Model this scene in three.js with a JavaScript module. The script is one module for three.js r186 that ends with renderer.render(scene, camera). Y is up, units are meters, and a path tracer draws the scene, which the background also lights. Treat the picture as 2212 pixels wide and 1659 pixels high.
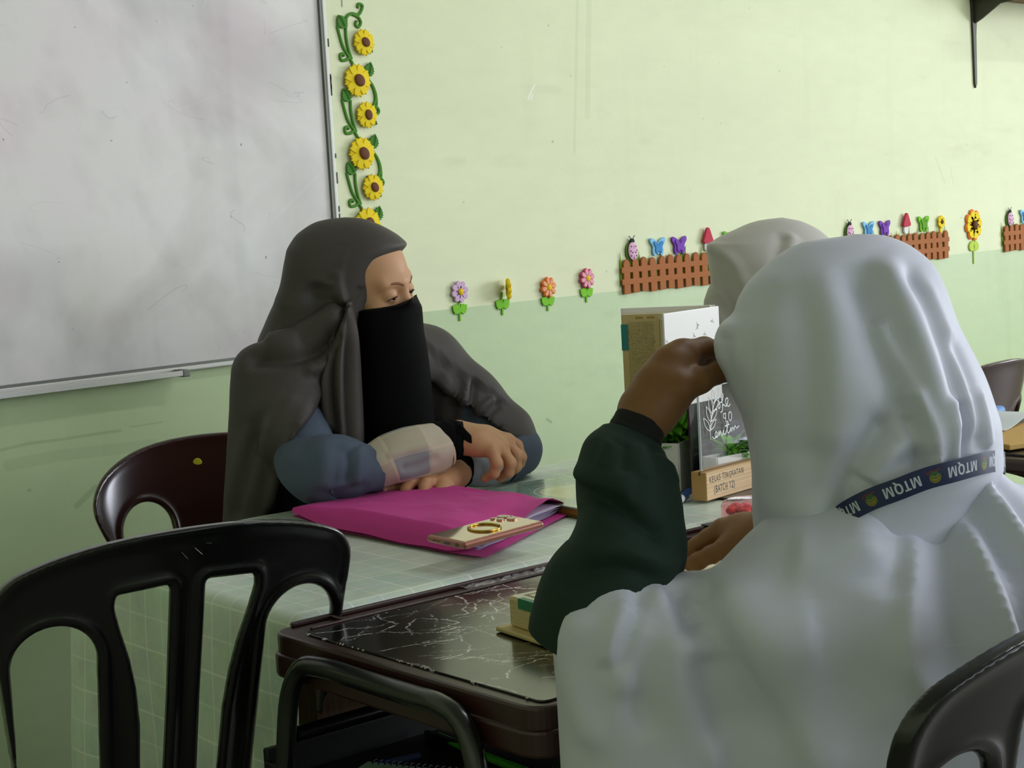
import * as THREE from 'three';
import { RoundedBoxGeometry } from 'three/addons/geometries/RoundedBoxGeometry.js';
import { mergeGeometries, mergeVertices } from 'three/addons/utils/BufferGeometryUtils.js';
import { RectAreaLightUniformsLib } from 'three/addons/lights/RectAreaLightUniformsLib.js';

// ---------------------------------------------------------------- camera, sky, daylight, exposure
const scene = new THREE.Scene();
const camera = new THREE.PerspectiveCamera(25.95, 2212 / 1659, 0.05, 60);
camera.position.set(0, 1.25, 3.002);
camera.up.set(0.111, 0.993, -0.035);
camera.lookAt(camera.position.clone().add(new THREE.Vector3(0.6941, -0.1029, -0.7125)));
camera.updateMatrixWorld();
scene.add(camera);
scene.background = new THREE.Color(0.80, 0.90, 1.0).multiplyScalar(0.6);
scene.backgroundIntensity = 1.0;
const renderer = new THREE.WebGLRenderer({ antialias: true });
renderer.toneMapping = THREE.LinearToneMapping;
renderer.toneMappingExposure = 0.97;
renderer.shadowMap.enabled = true;
RectAreaLightUniformsLib.init();
// daylight through each window: an area light of the opening's size just inside the glass
function daylight(name, x, y, z, w, h, turn, power, color = 0xeef3ff) {
  const l = new THREE.RectAreaLight(color, power, w, h);
  l.name = name; l.position.set(x, y, z); l.rotation.y = turn; l.castShadow = true; scene.add(l);
}
daylight('window_daylight', 9.92, 1.75, 3.6, 1.9, 1.6, Math.PI / 2, 18);
daylight('window_daylight_001', 9.92, 1.75, 5.4, 1.7, 1.6, Math.PI / 2, 18);
daylight('window_daylight_002', 4.0, 1.75, 6.42, 2.2, 1.6, 0, 5.2);  // fill from an unseen window added behind the camera
daylight('window_daylight_003', 1.6, 1.75, 6.42, 2.2, 1.6, 0, 1.6);  // weaker fill, second added window behind the camera

// ---------------------------------------------------------------- helpers
let seed = 7;
const rnd = () => { seed = (seed * 1664525 + 1013904223) >>> 0; return seed / 4294967296; };
const rr = (a, b) => a + (b - a) * rnd();
const V = (x, y, z) => new THREE.Vector3(x, y, z);
const clamp = (x, a = 0, b = 1) => Math.min(b, Math.max(a, x));
const lerp = (a, b, t) => a + (b - a) * t;
const smooth = (a, b, x) => { const t = clamp((x - a) / (b - a)); return t * t * (3 - 2 * t); };
const used = {};
function numbered(n) { const k = used[n] = (used[n] ?? -1) + 1; return k ? n + '_' + String(k).padStart(3, '0') : n; }
function lit(o) { o.castShadow = true; o.receiveShadow = true; return o; }
function tag(o, label, category, group, kind) {
  o.userData.label = label; o.userData.category = category;
  if (group) o.userData.group = group;
  if (kind) o.userData.kind = kind;
  return o;
}
function thing(name, label, category, pos = [0, 0, 0], turn = 0, group) {
  const o = new THREE.Group(); o.name = numbered(name); o.position.set(...pos); o.rotation.y = turn;
  scene.add(o); return tag(o, label, category, group);
}
function part(name, geo, mat, parent, label) {
  const m = lit(new THREE.Mesh(geo, mat)); m.name = parent === scene ? numbered(name) : name;
  if (label) m.userData.label = label;
  parent.add(m); return m;
}
function struct(name, geo, mat, parent = scene) { const m = part(name, geo, mat, parent); if (parent === scene) m.userData.kind = 'structure'; return m; }
const merge = (list) => mergeGeometries(list.map((g) => { const c = g.index ? g.toNonIndexed() : g; for (const k of Object.keys(c.attributes)) if (!['position', 'normal', 'uv'].includes(k)) c.deleteAttribute(k); return c; }));
const box = (w, h, d, x = 0, y = 0, z = 0, r = 0) => (r ? new RoundedBoxGeometry(w, h, d, 2, r) : new THREE.BoxGeometry(w, h, d)).translate(x, y, z);
function tube(pts, r, seg = 40, rad = 10, closed = false) {
  const c = new THREE.CatmullRomCurve3(pts.map((p) => V(...p)), closed, 'centripetal');
  return new THREE.TubeGeometry(c, seg, r, rad, closed);
}
function bar(a, b, r, rad = 10) { return new THREE.TubeGeometry(new THREE.LineCurve3(V(...a), V(...b)), 1, r, rad); }
function capBar(a, b, r0, r1 = r0, rad = 14) {   // solid tapered rod
  const A = V(...a), B = V(...b), g = new THREE.CylinderGeometry(r1, r0, A.distanceTo(B), rad);
  g.applyQuaternion(new THREE.Quaternion().setFromUnitVectors(V(0, 1, 0), B.clone().sub(A).normalize()));
  return g.translate(...A.add(B).multiplyScalar(0.5).toArray());
}
function extrude(shape, depth, bevel = 0.001, curveSegments = 10) {
  return new THREE.ExtrudeGeometry(shape, { depth, bevelEnabled: bevel > 0, bevelThickness: bevel, bevelSize: bevel, bevelSegments: 2, curveSegments });
}
const shapeOf = (pts, spline = true) => {
  const s = new THREE.Shape();
  if (!spline) { pts.forEach((p, i) => (i ? s.lineTo(p[0], p[1]) : s.moveTo(p[0], p[1]))); return s; }
  const c = new THREE.CatmullRomCurve3(pts.map((p) => V(p[0], p[1], 0)), true).getPoints(pts.length * 6);
  c.forEach((p, i) => (i ? s.lineTo(p.x, p.y) : s.moveTo(p.x, p.y))); return s;
};
// value noise
const hash = (x, y, z) => { let h = (x * 374761393 + y * 668265263 + z * 2147483647) | 0; h = Math.imul(h ^ (h >>> 13), 1274126177); return ((h ^ (h >>> 16)) >>> 0) / 4294967296; };
function noise(x, y, z = 0) {
  const X = Math.floor(x), Y = Math.floor(y), Z = Math.floor(z), f = (t) => t * t * (3 - 2 * t), u = f(x - X), v = f(y - Y), w = f(z - Z);
  const L = (a, b, t) => a + (b - a) * t;
  return L(L(L(hash(X, Y, Z), hash(X + 1, Y, Z), u), L(hash(X, Y + 1, Z), hash(X + 1, Y + 1, Z), u), v),
    L(L(hash(X, Y, Z + 1), hash(X + 1, Y, Z + 1), u), L(hash(X, Y + 1, Z + 1), hash(X + 1, Y + 1, Z + 1), u), v), w) * 2 - 1;
}
const fbm = (x, y, z = 0, o = 4) => { let s = 0, a = 0.5; for (let i = 0; i < o; i++) { s += a * noise(x, y, z); x *= 2.03; y *= 2.03; z *= 2.03; a *= 0.5; } return s; };

// ---------------------------------------------------------------- computed textures
function canvasTex(w, h, draw, { repeat, srgb = true } = {}) {
  const c = document.createElement('canvas'); c.width = w; c.height = h;
  draw(c.getContext('2d'), w, h);
  const t = new THREE.CanvasTexture(c);
  if (srgb) t.colorSpace = THREE.SRGBColorSpace;
  t.wrapS = t.wrapT = THREE.RepeatWrapping; t.magFilter = THREE.LinearFilter;
  if (repeat) t.repeat.set(...repeat);
  return t;
}
function pixelTex(w, h, f, srgb = true) {   // f(u, v) -> [r, g, b] 0..255
  const d = new Uint8Array(w * h * 4);
  for (let j = 0; j < h; j++) for (let i = 0; i < w; i++) {
    const c = f(i / w, j / h), o = (j * w + i) * 4;
    d[o] = clamp(c[0], 0, 255); d[o + 1] = clamp(c[1], 0, 255); d[o + 2] = clamp(c[2], 0, 255); d[o + 3] = 255;
  }
  const t = new THREE.DataTexture(d, w, h); t.magFilter = THREE.LinearFilter; t.minFilter = THREE.LinearFilter; t.wrapS = t.wrapT = THREE.RepeatWrapping;
  if (srgb) t.colorSpace = THREE.SRGBColorSpace;
  t.needsUpdate = true; return t;
}
const std = (color, roughness = 0.6, extra = {}) => new THREE.MeshPhysicalMaterial({ color, roughness, ...extra });
const weave = pixelTex(128, 128, (u, v) => { const a = 128 + 60 * Math.sin(u * 2 * Math.PI * 32) * Math.sin(v * 2 * Math.PI * 32) + 30 * (rnd() - 0.5); return [a, a, a]; }, false);
weave.repeat.set(28, 28);
const cloth = (color, rough = 0.85, extra = {}) => new THREE.MeshPhysicalMaterial({ color, roughness: rough, sheen: 0.35, sheenRoughness: 0.5, sheenColor: new THREE.Color(color), bumpMap: weave, bumpScale: 0.0002, side: THREE.DoubleSide, ...extra });
// ---------------------------------------------------------------- solid modelling: distance fields meshed by surface nets
const smin = (a, b, k) => { const h = clamp(0.5 + 0.5 * (b - a) / k); return b + (a - b) * h - k * h * (1 - h); };
const smax = (a, b, k) => -smin(-a, -b, k);
function seg(x, y, z, a, b, ra, rb) {          // tapered capsule
  const bx = b[0] - a[0], by = b[1] - a[1], bz = b[2] - a[2], px = x - a[0], py = y - a[1], pz = z - a[2];
  const t = clamp((px * bx + py * by + pz * bz) / (bx * bx + by * by + bz * bz + 1e-12));
  return Math.hypot(px - bx * t, py - by * t, pz - bz * t) - (ra + (rb - ra) * t);
}
function ell(x, y, z, c, r) {
  const px = x - c[0], py = y - c[1], pz = z - c[2];
  const k0 = Math.hypot(px / r[0], py / r[1], pz / r[2]), k1 = Math.hypot(px / (r[0] * r[0]), py / (r[1] * r[1]), pz / (r[2] * r[2]));
  return k1 > 1e-9 ? k0 * (k0 - 1) / k1 : -Math.min(...r);
}
function curtain(x, y, z, a, b, ra, rb, flare = 0) {   // cloth hanging from a limb: the capsule swept straight down
  const bx = b[0] - a[0], bz = b[2] - a[2], px = x - a[0], pz = z - a[2];
  const t = clamp((px * bx + pz * bz) / (bx * bx + bz * bz + 1e-12)), yy = a[1] + (b[1] - a[1]) * t, dy = y - yy;
  const dh = Math.hypot(px - bx * t, pz - bz * t), r = ra + (rb - ra) * t + Math.max(-dy, 0) * flare;
  return Math.hypot(dh, Math.max(dy, 0)) - r;
}
function nets(f, lo, hi, step) {
  const n = [0, 1, 2].map((i) => Math.ceil((hi[i] - lo[i]) / step) + 2), [nx, ny, nz] = n;
  const g = new Float32Array(nx * ny * nz), at = (i, j, k) => (k * ny + j) * nx + i;
  for (let k = 0; k < nz; k++) for (let j = 0; j < ny; j++) for (let i = 0; i < nx; i++) g[at(i, j, k)] = f(lo[0] + (i - 0.5) * step, lo[1] + (j - 0.5) * step, lo[2] + (k - 0.5) * step);
  const id = new Int32Array(nx * ny * nz).fill(-1), pos = [], idx = [];
  for (let k = 0; k < nz - 1; k++) for (let j = 0; j < ny - 1; j++) for (let i = 0; i < nx - 1; i++) {
    let cx = 0, cy = 0, cz = 0, c = 0;
    for (let e = 0; e < 12; e++) {
      const ax = e >> 2, u = e & 1, v = (e >> 1) & 1;
      const p = ax === 0 ? [0, u, v] : ax === 1 ? [u, 0, v] : [u, v, 0], q = p.slice(); q[ax] = 1;
      const a = g[at(i + p[0], j + p[1], k + p[2])], b = g[at(i + q[0], j + q[1], k + q[2])];
      if ((a < 0) !== (b < 0)) { const t = a / (a - b); cx += p[0] + (q[0] - p[0]) * t; cy += p[1] + (q[1] - p[1]) * t; cz += p[2] + (q[2] - p[2]) * t; c++; }
    }
    if (c) { id[at(i, j, k)] = pos.length / 3; pos.push(lo[0] + (i - 0.5 + cx / c) * step, lo[1] + (j - 0.5 + cy / c) * step, lo[2] + (k - 0.5 + cz / c) * step); }
  }
  const quad = (a, b, c, d, flip) => { if (a < 0 || b < 0 || c < 0 || d < 0) return; flip ? idx.push(a, c, b, a, d, c) : idx.push(a, b, c, a, c, d); };
  for (let k = 1; k < nz - 1; k++) for (let j = 1; j < ny - 1; j++) for (let i = 1; i < nx - 1; i++) {
    const s = g[at(i, j, k)] < 0;
    if (s !== (g[at(i + 1, j, k)] < 0)) quad(id[at(i, j - 1, k - 1)], id[at(i, j, k - 1)], id[at(i, j, k)], id[at(i, j - 1, k)], !s);
    if (s !== (g[at(i, j + 1, k)] < 0)) quad(id[at(i - 1, j, k - 1)], id[at(i - 1, j, k)], id[at(i, j, k)], id[at(i, j, k - 1)], !s);
    if (s !== (g[at(i, j, k + 1)] < 0)) quad(id[at(i - 1, j - 1, k)], id[at(i, j - 1, k)], id[at(i, j, k)], id[at(i - 1, j, k)], !s);
  }
  const geo = new THREE.BufferGeometry();
  geo.setAttribute('position', new THREE.Float32BufferAttribute(pos, 3)); geo.setIndex(idx); geo.computeVertexNormals();
  return uvBox(geo);
}
function uvBox(geo) {   // uv in metres, read off the horizontal heading of the surface
  const p = geo.attributes.position, uv = new Float32Array(p.count * 2);
  for (let i = 0; i < p.count; i++) { uv[2 * i] = p.getX(i) + 0.7 * p.getZ(i); uv[2 * i + 1] = p.getY(i) + 0.3 * p.getZ(i); }
  geo.setAttribute('uv', new THREE.BufferAttribute(uv, 2)); return geo;
}
// ---------------------------------------------------------------- cloth: lofted outlines and sculpted folds
function curve1(pts) {   // monotone-ish interpolation through [x, value] pairs
  const p = pts.slice().sort((a, b) => a[0] - b[0]);
  return (x) => {
    if (x <= p[0][0]) return p[0][1]; const e = p.length - 1; if (x >= p[e][0]) return p[e][1];
    let i = 0; while (p[i + 1][0] < x) i++;
    const [x1, y1] = p[i], [x2, y2] = p[i + 1], h = x2 - x1, t = (x - x1) / h, d = (y2 - y1) / h;
    const s = (k) => { const a = p[k - 1], b = p[k], c = p[k + 1]; if (!a || !c) return d; const d1 = (b[1] - a[1]) / (b[0] - a[0]), d2 = (c[1] - b[1]) / (c[0] - b[0]); return d1 * d2 <= 0 ? 0 : 2 * d1 * d2 / (d1 + d2); };
    const m1 = s(i) * h, m2 = s(i + 1) * h, t2 = t * t, t3 = t2 * t;
    return (2 * t3 - 3 * t2 + 1) * y1 + (t3 - 2 * t2 + t) * m1 + (-2 * t3 + 3 * t2) * y2 + (t3 - t2) * m2;
  };
}
// left / right: outlines [[x, y] ...] of the piece seen from the front; depth: [[y, zc, front, back] ...]
function loft({ left, right, depth, rows = 120, cols = 120, n = 2.2, open = false, ease = 0.5, crown = 0, flap }) {
  const L = curve1(left.map(([x, y]) => [y, x])), R = curve1(right.map(([x, y]) => [y, x]));
  const Z = curve1(depth.map((d) => [d[0], d[1]])), F = curve1(depth.map((d) => [d[0], d[2]])), B = curve1(depth.map((d) => [d[0], d[3]]));
  const flapTop = flap ? Math.max(...flap.map((q) => q[1])) : 0, X = flap && curve1(flap.map(([x, y]) => [y, x]));   // flap: an outline standing out beyond the left one
  const ys = [...left, ...right].map((p) => p[1]), y0 = Math.max(...ys), y1 = Math.min(...ys), pos = [], uv = [], idx = [];
  for (let j = 0; j <= rows; j++) {
    const s = j / rows, t = lerp(s, s * s, ease) + (crown ? 2e-5 : 0), y = y0 + (y1 - y0) * t, kz = crown ? Math.sqrt(1 - (1 - clamp((y0 - y) / crown)) ** 2) : 1, l = L(y), r = R(y), a = (r - l) / 2, c = (l + r) / 2;
    for (let i = 0; i <= cols; i++) {
      const th = (i / cols) * 2 * Math.PI, co = Math.cos(th), si = Math.sin(th), e = 2 / n;
      pos.push(c + a * Math.sign(co) * Math.abs(co) ** e - (X && co < 0 && y < flapTop ? Math.max(0, l - X(y)) * (-co) ** 5 : 0), y, Z(y) + kz * (si > 0 ? F(y) : B(y)) * Math.sign(si) * Math.abs(si) ** e);
      uv.push(th * 0.12, y);
    }
  }
  const w = cols + 1;
  for (let j = 0; j < rows; j++) for (let i = 0; i < cols; i++) { const a = j * w + i; idx.push(a, a + 1, a + w, a + 1, a + w + 1, a + w); }
  if (!open) for (const j of [0, rows]) {
    let sx = 0, sz = 0; for (let i = 0; i < cols; i++) { sx += pos[(j * w + i) * 3]; sz += pos[(j * w + i) * 3 + 2]; }
    const c = pos.length / 3; pos.push(sx / cols, pos[j * w * 3 + 1], sz / cols); uv.push(0, 0);
    for (let i = 0; i < cols; i++) j ? idx.push(c, j * w + i, j * w + i + 1) : idx.push(c, j * w + i + 1, j * w + i);
  }
  const g = new THREE.BufferGeometry();
  g.setAttribute('position', new THREE.Float32BufferAttribute(pos, 3)); g.setAttribute('uv', new THREE.Float32BufferAttribute(uv, 2)); g.setIndex(idx);
  g.computeVertexNormals(); return seam(g, rows, w);
}
function seam(g, rows, w) {   // one normal along the seam of a lofted ring
  const n = g.attributes.normal;
  for (let j = 0; j <= rows; j++) { const a = j * w, b = a + w - 1, v = V(n.getX(a) + n.getX(b), n.getY(a) + n.getY(b), n.getZ(a) + n.getZ(b)).normalize(); n.setXYZ(a, v.x, v.y, v.z); n.setXYZ(b, v.x, v.y, v.z); }
  g.userData.ring = [rows, w]; return g;
}
// limb: rings along a path of [x, y, z, r, flat?]; ripples: rings of crumpled cloth
function limb(pts, { rows = 80, cols = 48, ripple = 0, freq = 60, open = true, wob = 0, hold = [0, 0], phase = 0 } = {}) {
  const c = new THREE.CatmullRomCurve3(pts.map((p) => V(p[0], p[1], p[2])), false, 'centripetal');
  const ts = pts.map((p, i) => i / (pts.length - 1)), R = curve1(pts.map((p, i) => [ts[i], p[3]])), fr = c.computeFrenetFrames(rows), pos = [], uv = [], idx = [], len = c.getLength();
  const lens = c.getLengths(200);
  for (let j = 0; j <= rows; j++) {
    const s = j / rows, t = c.getUtoTmapping(s), p = c.getPoint(t), N = fr.normals[j], B = fr.binormals[j];
    const fade = (hold[0] ? smooth(0, hold[0], s) : 1) * (hold[1] ? smooth(0, hold[1], 1 - s) : 1);
    for (let i = 0; i <= cols; i++) {
      const th = (i / cols) * 2 * Math.PI, co = Math.cos(th), si = Math.sin(th);
      let r = R(t);
      if (ripple) r += fade * ripple * (0.6 * Math.sin(s * len * freq + 1.6 * Math.sin(th + phase) + 3 * noise(co * 1.3 + phase, si * 1.3, s * 3)) + 0.7 * noise(co * 2.2, si * 2.2, s * len * freq * 0.22 + phase));
      if (wob) r += fade * wob * noise(co * 1.1 + 7, si * 1.1 + phase, s * 4);
      pos.push(p.x + (N.x * co + B.x * si) * r, p.y + (N.y * co + B.y * si) * r, p.z + (N.z * co + B.z * si) * r);
      uv.push(th / (2 * Math.PI), s * len);
    }
  }
  const w = cols + 1;
  for (let j = 0; j < rows; j++) for (let i = 0; i < cols; i++) { const a = j * w + i; idx.push(a, a + 1, a + w, a + 1, a + w + 1, a + w); }
  if (!open) for (const j of [0, rows]) {
    const p = c.getPoint(j ? 1 : 0), k = pos.length / 3; pos.push(p.x, p.y, p.z); uv.push(0.5, j ? len : 0);
    for (let i = 0; i < cols; i++) j ? idx.push(k, j * w + i + 1, j * w + i) : idx.push(k, j * w + i, j * w + i + 1);
  }
  const g = new THREE.BufferGeometry();
  g.setAttribute('position', new THREE.Float32BufferAttribute(pos, 3)); g.setAttribute('uv', new THREE.Float32BufferAttribute(uv, 2)); g.setIndex(idx);
  g.computeVertexNormals(); return seam(g, rows, w);
}
// folds: {p: [[x, y, scale?] ...] path on the front of the piece, w: width, h: height (below 0: a valley), side: shift of the soft side}
function sculpt(geo, folds, zmin = -9) {
  const P = geo.attributes.position, N = geo.attributes.normal, F = folds.map((f) => {
    const c = new THREE.CatmullRomCurve3(f.p.map((q) => V(q[0], q[1], q[2] ?? 1)), false, 'centripetal').getPoints(f.p.length * 5);
    let x0 = 9, x1 = -9, y0 = 9, y1 = -9; for (const q of c) { x0 = Math.min(x0, q.x); x1 = Math.max(x1, q.x); y0 = Math.min(y0, q.y); y1 = Math.max(y1, q.y); }
    const m = 3 * f.w * Math.max(1, f.soft ?? 1); return { ...f, c, b: [x0 - m, x1 + m, y0 - m, y1 + m] };
  });
  const out = new Float32Array(P.count);
  for (let i = 0; i < P.count; i++) {
    const x = P.getX(i), y = P.getY(i), face = smooth(-0.15, 0.35, N.getZ(i));
    if (!face || P.getZ(i) < zmin) continue;
    let d = 0;
    for (const f of F) {
      if (x < f.b[0] || x > f.b[1] || y < f.b[2] || y > f.b[3]) continue;
      let best = 1e9, sc = 1, side = 1, u = 0;
      for (let k = 0; k < f.c.length - 1; k++) {
        const a = f.c[k], b = f.c[k + 1], bx = b.x - a.x, by = b.y - a.y, t = clamp(((x - a.x) * bx + (y - a.y) * by) / (bx * bx + by * by + 1e-12));
        const dx = x - a.x - bx * t, dy = y - a.y - by * t, q = dx * dx + dy * dy;
        if (q < best) { best = q; sc = a.z + (b.z - a.z) * t; side = bx * dy - by * dx > 0 ? 1 : -1; u = (k + t) / (f.c.length - 1); }
      }
      let w = f.w; if (f.soft) w *= side > 0 ? f.soft : 1;            // soft: the left side of the path falls off more gently
      const ends = f.keep ? 1 : Math.min(1, u * 6, (1 - u) * 6), e = f.keep ? 1 : ends * ends * (3 - 2 * ends);
      d += f.h * sc * e * Math.exp(-best / (w * w));
    }
    out[i] = d * face;
  }
  for (let i = 0; i < P.count; i++) if (out[i]) P.setXYZ(i, P.getX(i) + N.getX(i) * out[i], P.getY(i) + N.getY(i) * out[i], P.getZ(i) + N.getZ(i) * out[i]);
  geo.computeVertexNormals(); if (geo.userData.ring) seam(geo, ...geo.userData.ring);
  return geo;
}
const bent = (geo, f) => { const P = geo.attributes.position, v = V(0, 0, 0); for (let i = 0; i < P.count; i++) { v.fromBufferAttribute(P, i); f(v); P.setXYZ(i, v.x, v.y, v.z); } geo.computeVertexNormals(); return geo; };

// ---------------------------------------------------------------- the room
const WX0 = -1.6, WX1 = 10, WZ1 = 6.5, CEIL = 3.1, PAINT = 1.022;
// painted plaster, 4.6 m of wall from x = 1.2: brush unevenness, drips, scuffs
function paintTex(base, y0, y1, seedY, strength, marks) {
  return canvasTex(2048, 512, (g, w, h) => {
    const im = g.createImageData(w, h), d = im.data;
    for (let j = 0; j < h; j++) for (let i = 0; i < w; i++) {
      const u = i / w, v = j / h, o = (j * w + i) * 4;
      const m = fbm(u * 9, v * 6 + seedY, 3, 4) * 5 + fbm(u * 60, v * 40, seedY, 3) * 3 + (hash(i, j, seedY) - 0.5) * 2.2;
      const drip = Math.max(0, fbm(u * 70, v * 2.2 + seedY, 9, 3) - 0.2) * strength * 16, spot = Math.max(0, fbm(u * 26, v * 17, seedY + 4, 3) - 0.42) * 45 * strength;
      d[o] = base[0] + m - drip - spot; d[o + 1] = base[1] + m - drip * 0.9 - spot; d[o + 2] = base[2] + m * 0.9 - drip * 1.2 - spot; d[o + 3] = 255;
    }
    g.putImageData(im, 0, 0); g.lineCap = 'round';
    const px = ([x, y]) => [(x - 1.2) / 4.6 * w, (y1 - y) / (y1 - y0) * h];
    for (const [pts, width, col] of marks) { g.strokeStyle = col; g.lineWidth = width; g.beginPath(); pts.map(px).forEach((p, i) => (i ? g.lineTo(...p) : g.moveTo(...p))); g.stroke(); }
    for (let i = 0; i < 60; i++) { g.fillStyle = `rgba(70,80,60,${rr(0.08, 0.3)})`; g.beginPath(); g.arc(rr(0, w), rr(0, h), rr(0.6, 1.8), 0, 7); g.fill(); }
  });
}
const upperTex = paintTex([228, 233, 195], 1.022, 2.022, 3, 0.5, [
  [[[3.064, 1.567], [3.036, 1.53]], 2, 'rgba(245,248,235,0.9)'], [[[3.054, 1.541], [3.046, 1.528]], 2, 'rgba(245,248,235,0.9)'], [[[2.452, 1.748], [2.451, 1.734]], 1.5, 'rgba(90,90,80,0.8)'],
  [[[3.283, 1.788], [3.254, 1.488]], 9, 'rgba(150,160,120,0.10)'], [[[3.238, 1.786], [3.197, 1.393]], 5, 'rgba(150,160,120,0.10)'], [[[4.954, 1.352], [5.008, 1.266]], 5, 'rgba(130,135,100,0.08)'], [[[5.046, 1.319], [5.066, 1.257]], 3, 'rgba(130,135,100,0.08)'],
]); upperTex.offset.set(-1.2 / 4.6, -1.022); upperTex.repeat.set(1 / 4.6, 1);
const lowerTex = paintTex([188, 207, 161], 0.022, 1.022, 11, 0.7, [
  [[[1.528, .843], [1.587, .848], [1.658, .846], [1.731, .847], [1.795, .846]], 3, 'rgba(60,80,50,0.14)'], [[[1.818, .851], [1.896, .851]], 2, 'rgba(60,80,50,0.12)'], [[[1.682, .708], [1.727, .739]], 6, 'rgba(70,90,60,0.16)'], [[[3.042, .712], [3.058, .702]], 3, 'rgba(70,90,60,0.3)'],
  [[[1.544, .811], [1.645, .815], [1.869, .807]], 12, 'rgba(80,100,60,0.08)'],
]); lowerTex.offset.set(-1.2 / 4.6, -0.022); lowerTex.repeat.set(1 / 4.6, 1);
const grain = pixelTex(256, 256, (u, v) => { const a = 128 + fbm(u * 40, v * 40, 1, 3) * 120; return [a, a, a]; }, false); grain.repeat.set(1.2, 1.2);
const M = {
  upper: std(0xffffff, 0.62, { map: upperTex, bumpMap: grain, bumpScale: 0.0004 }),
  lower: std(0xffffff, 0.45, { map: lowerTex, bumpMap: grain, bumpScale: 0.0004 }),
  white: std(0xb9b9b2, 0.7), floor: std(0x7b776c, 0.55), alu: std(0xb9bab8, 0.35, { metalness: 0.75 }), frame: std(0x6d675f, 0.5),
  glass: std(0xffffff, 0.02, { transmission: 1, thickness: 0, ior: 1.5 }),
};
function uvMetres(geo, ax = 'x', ay = 'y') {
  const p = geo.attributes.position, uv = new Float32Array(p.count * 2), g = { x: 'getX', y: 'getY', z: 'getZ' };
  for (let i = 0; i < p.count; i++) { uv[2 * i] = p[g[ax]](i); uv[2 * i + 1] = p[g[ay]](i); }
  geo.setAttribute('uv', new THREE.BufferAttribute(uv, 2)); return geo;
}
{
  // the wall of the whiteboard: pale paint above, green paint below
  const w = new THREE.Group(); w.name = 'wall_back'; w.userData.kind = 'structure'; scene.add(w);
  const L = WX1 - WX0 + 0.3;
  part('upper_paint', uvMetres(box(L, CEIL - PAINT, 0.15, (WX0 + WX1) / 2, (CEIL + PAINT) / 2, -0.075)), M.upper, w);
  part('lower_paint', uvMetres(box(L, PAINT, 0.1505, (WX0 + WX1) / 2, PAINT / 2, -0.075)), M.lower, w);
  struct('floor', uvMetres(box(L, 0.12, WZ1 + 0.3, (WX0 + WX1) / 2, -0.06, WZ1 / 2), 'x', 'z'), M.floor);
  struct('ceiling', box(L, 0.12, WZ1 + 0.3, (WX0 + WX1) / 2, CEIL + 0.06, WZ1 / 2), M.white);
  const lw = new THREE.Group(); lw.name = 'wall_left'; lw.userData.kind = 'structure'; scene.add(lw);
  part('upper_paint', uvMetres(box(0.15, CEIL - PAINT, WZ1, WX0 - 0.075, (CEIL + PAINT) / 2, WZ1 / 2), 'z'), M.upper, lw);
  part('lower_paint', uvMetres(box(0.15, PAINT, WZ1, WX0 - 0.075, PAINT / 2, WZ1 / 2), 'z'), M.lower, lw);
  // two walls with windows: [centre along the wall, width] of each opening, sill 0.95, head 2.55
  const holes = (name, along, len, mk) => {
    const g = new THREE.Group(); g.name = name; g.userData.kind = 'structure'; scene.add(g);
    const up = [mk(0, len, 2.55, CEIL)], lo = [mk(0, len, 0, 0.95)]; let a = 0;
    for (const [c, wd] of along) { up.push(mk(a, c - wd / 2, 0.95, 2.55)); a = c + wd / 2; }
    up.push(mk(a, len, 0.95, 2.55));
    part('upper_paint', merge(up), M.upper, g); part('lower_paint', merge(lo), M.lower, g);
  };
  const sideMk = (a, b, y0, y1) => uvMetres(box(0.15, y1 - y0, b - a, WX1 + 0.075, (y0 + y1) / 2, (a + b) / 2), 'z');
  const frontMk = (a, b, y0, y1) => uvMetres(box(b - a, y1 - y0, 0.15, WX0 + (a + b) / 2, (y0 + y1) / 2, WZ1 + 0.075), 'x');
  holes('wall_right', [[3.6, 1.9], [5.4, 1.7]], WZ1, sideMk);
  holes('wall_front', [[3.2, 2.2], [5.6, 2.2]], WX1 - WX0, frontMk);
  let wn = 1;
  const windowAt = (x, z, width, turn) => {
    const g = new THREE.Group(); g.name = 'window_' + wn++; g.userData.kind = 'structure'; g.position.set(x, 1.75, z); g.rotation.y = turn; scene.add(g);
    const f = []; for (const s of [-1, 1]) { f.push(box(0.05, 1.6, 0.06, s * (width / 2 - 0.025), 0, 0)); f.push(box(width, 0.05, 0.06, 0, s * 0.775, 0)); }
    f.push(box(0.04, 1.55, 0.05, 0, 0, 0)); part('window_frame', merge(f), M.frame, g);
    for (const s of [-1, 1]) part('pane', box(width / 2 - 0.06, 1.5, 0.005, s * width / 4, 0, 0), M.glass, g);
  };
  windowAt(WX1 + 0.06, 3.6, 1.9, Math.PI / 2); windowAt(WX1 + 0.06, 5.4, 1.7, Math.PI / 2);
  windowAt(4.0, WZ1 + 0.06, 2.2, 0); windowAt(1.6, WZ1 + 0.06, 2.2, 0);  // unseen pair behind the camera, added for frontal fill
}

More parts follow.
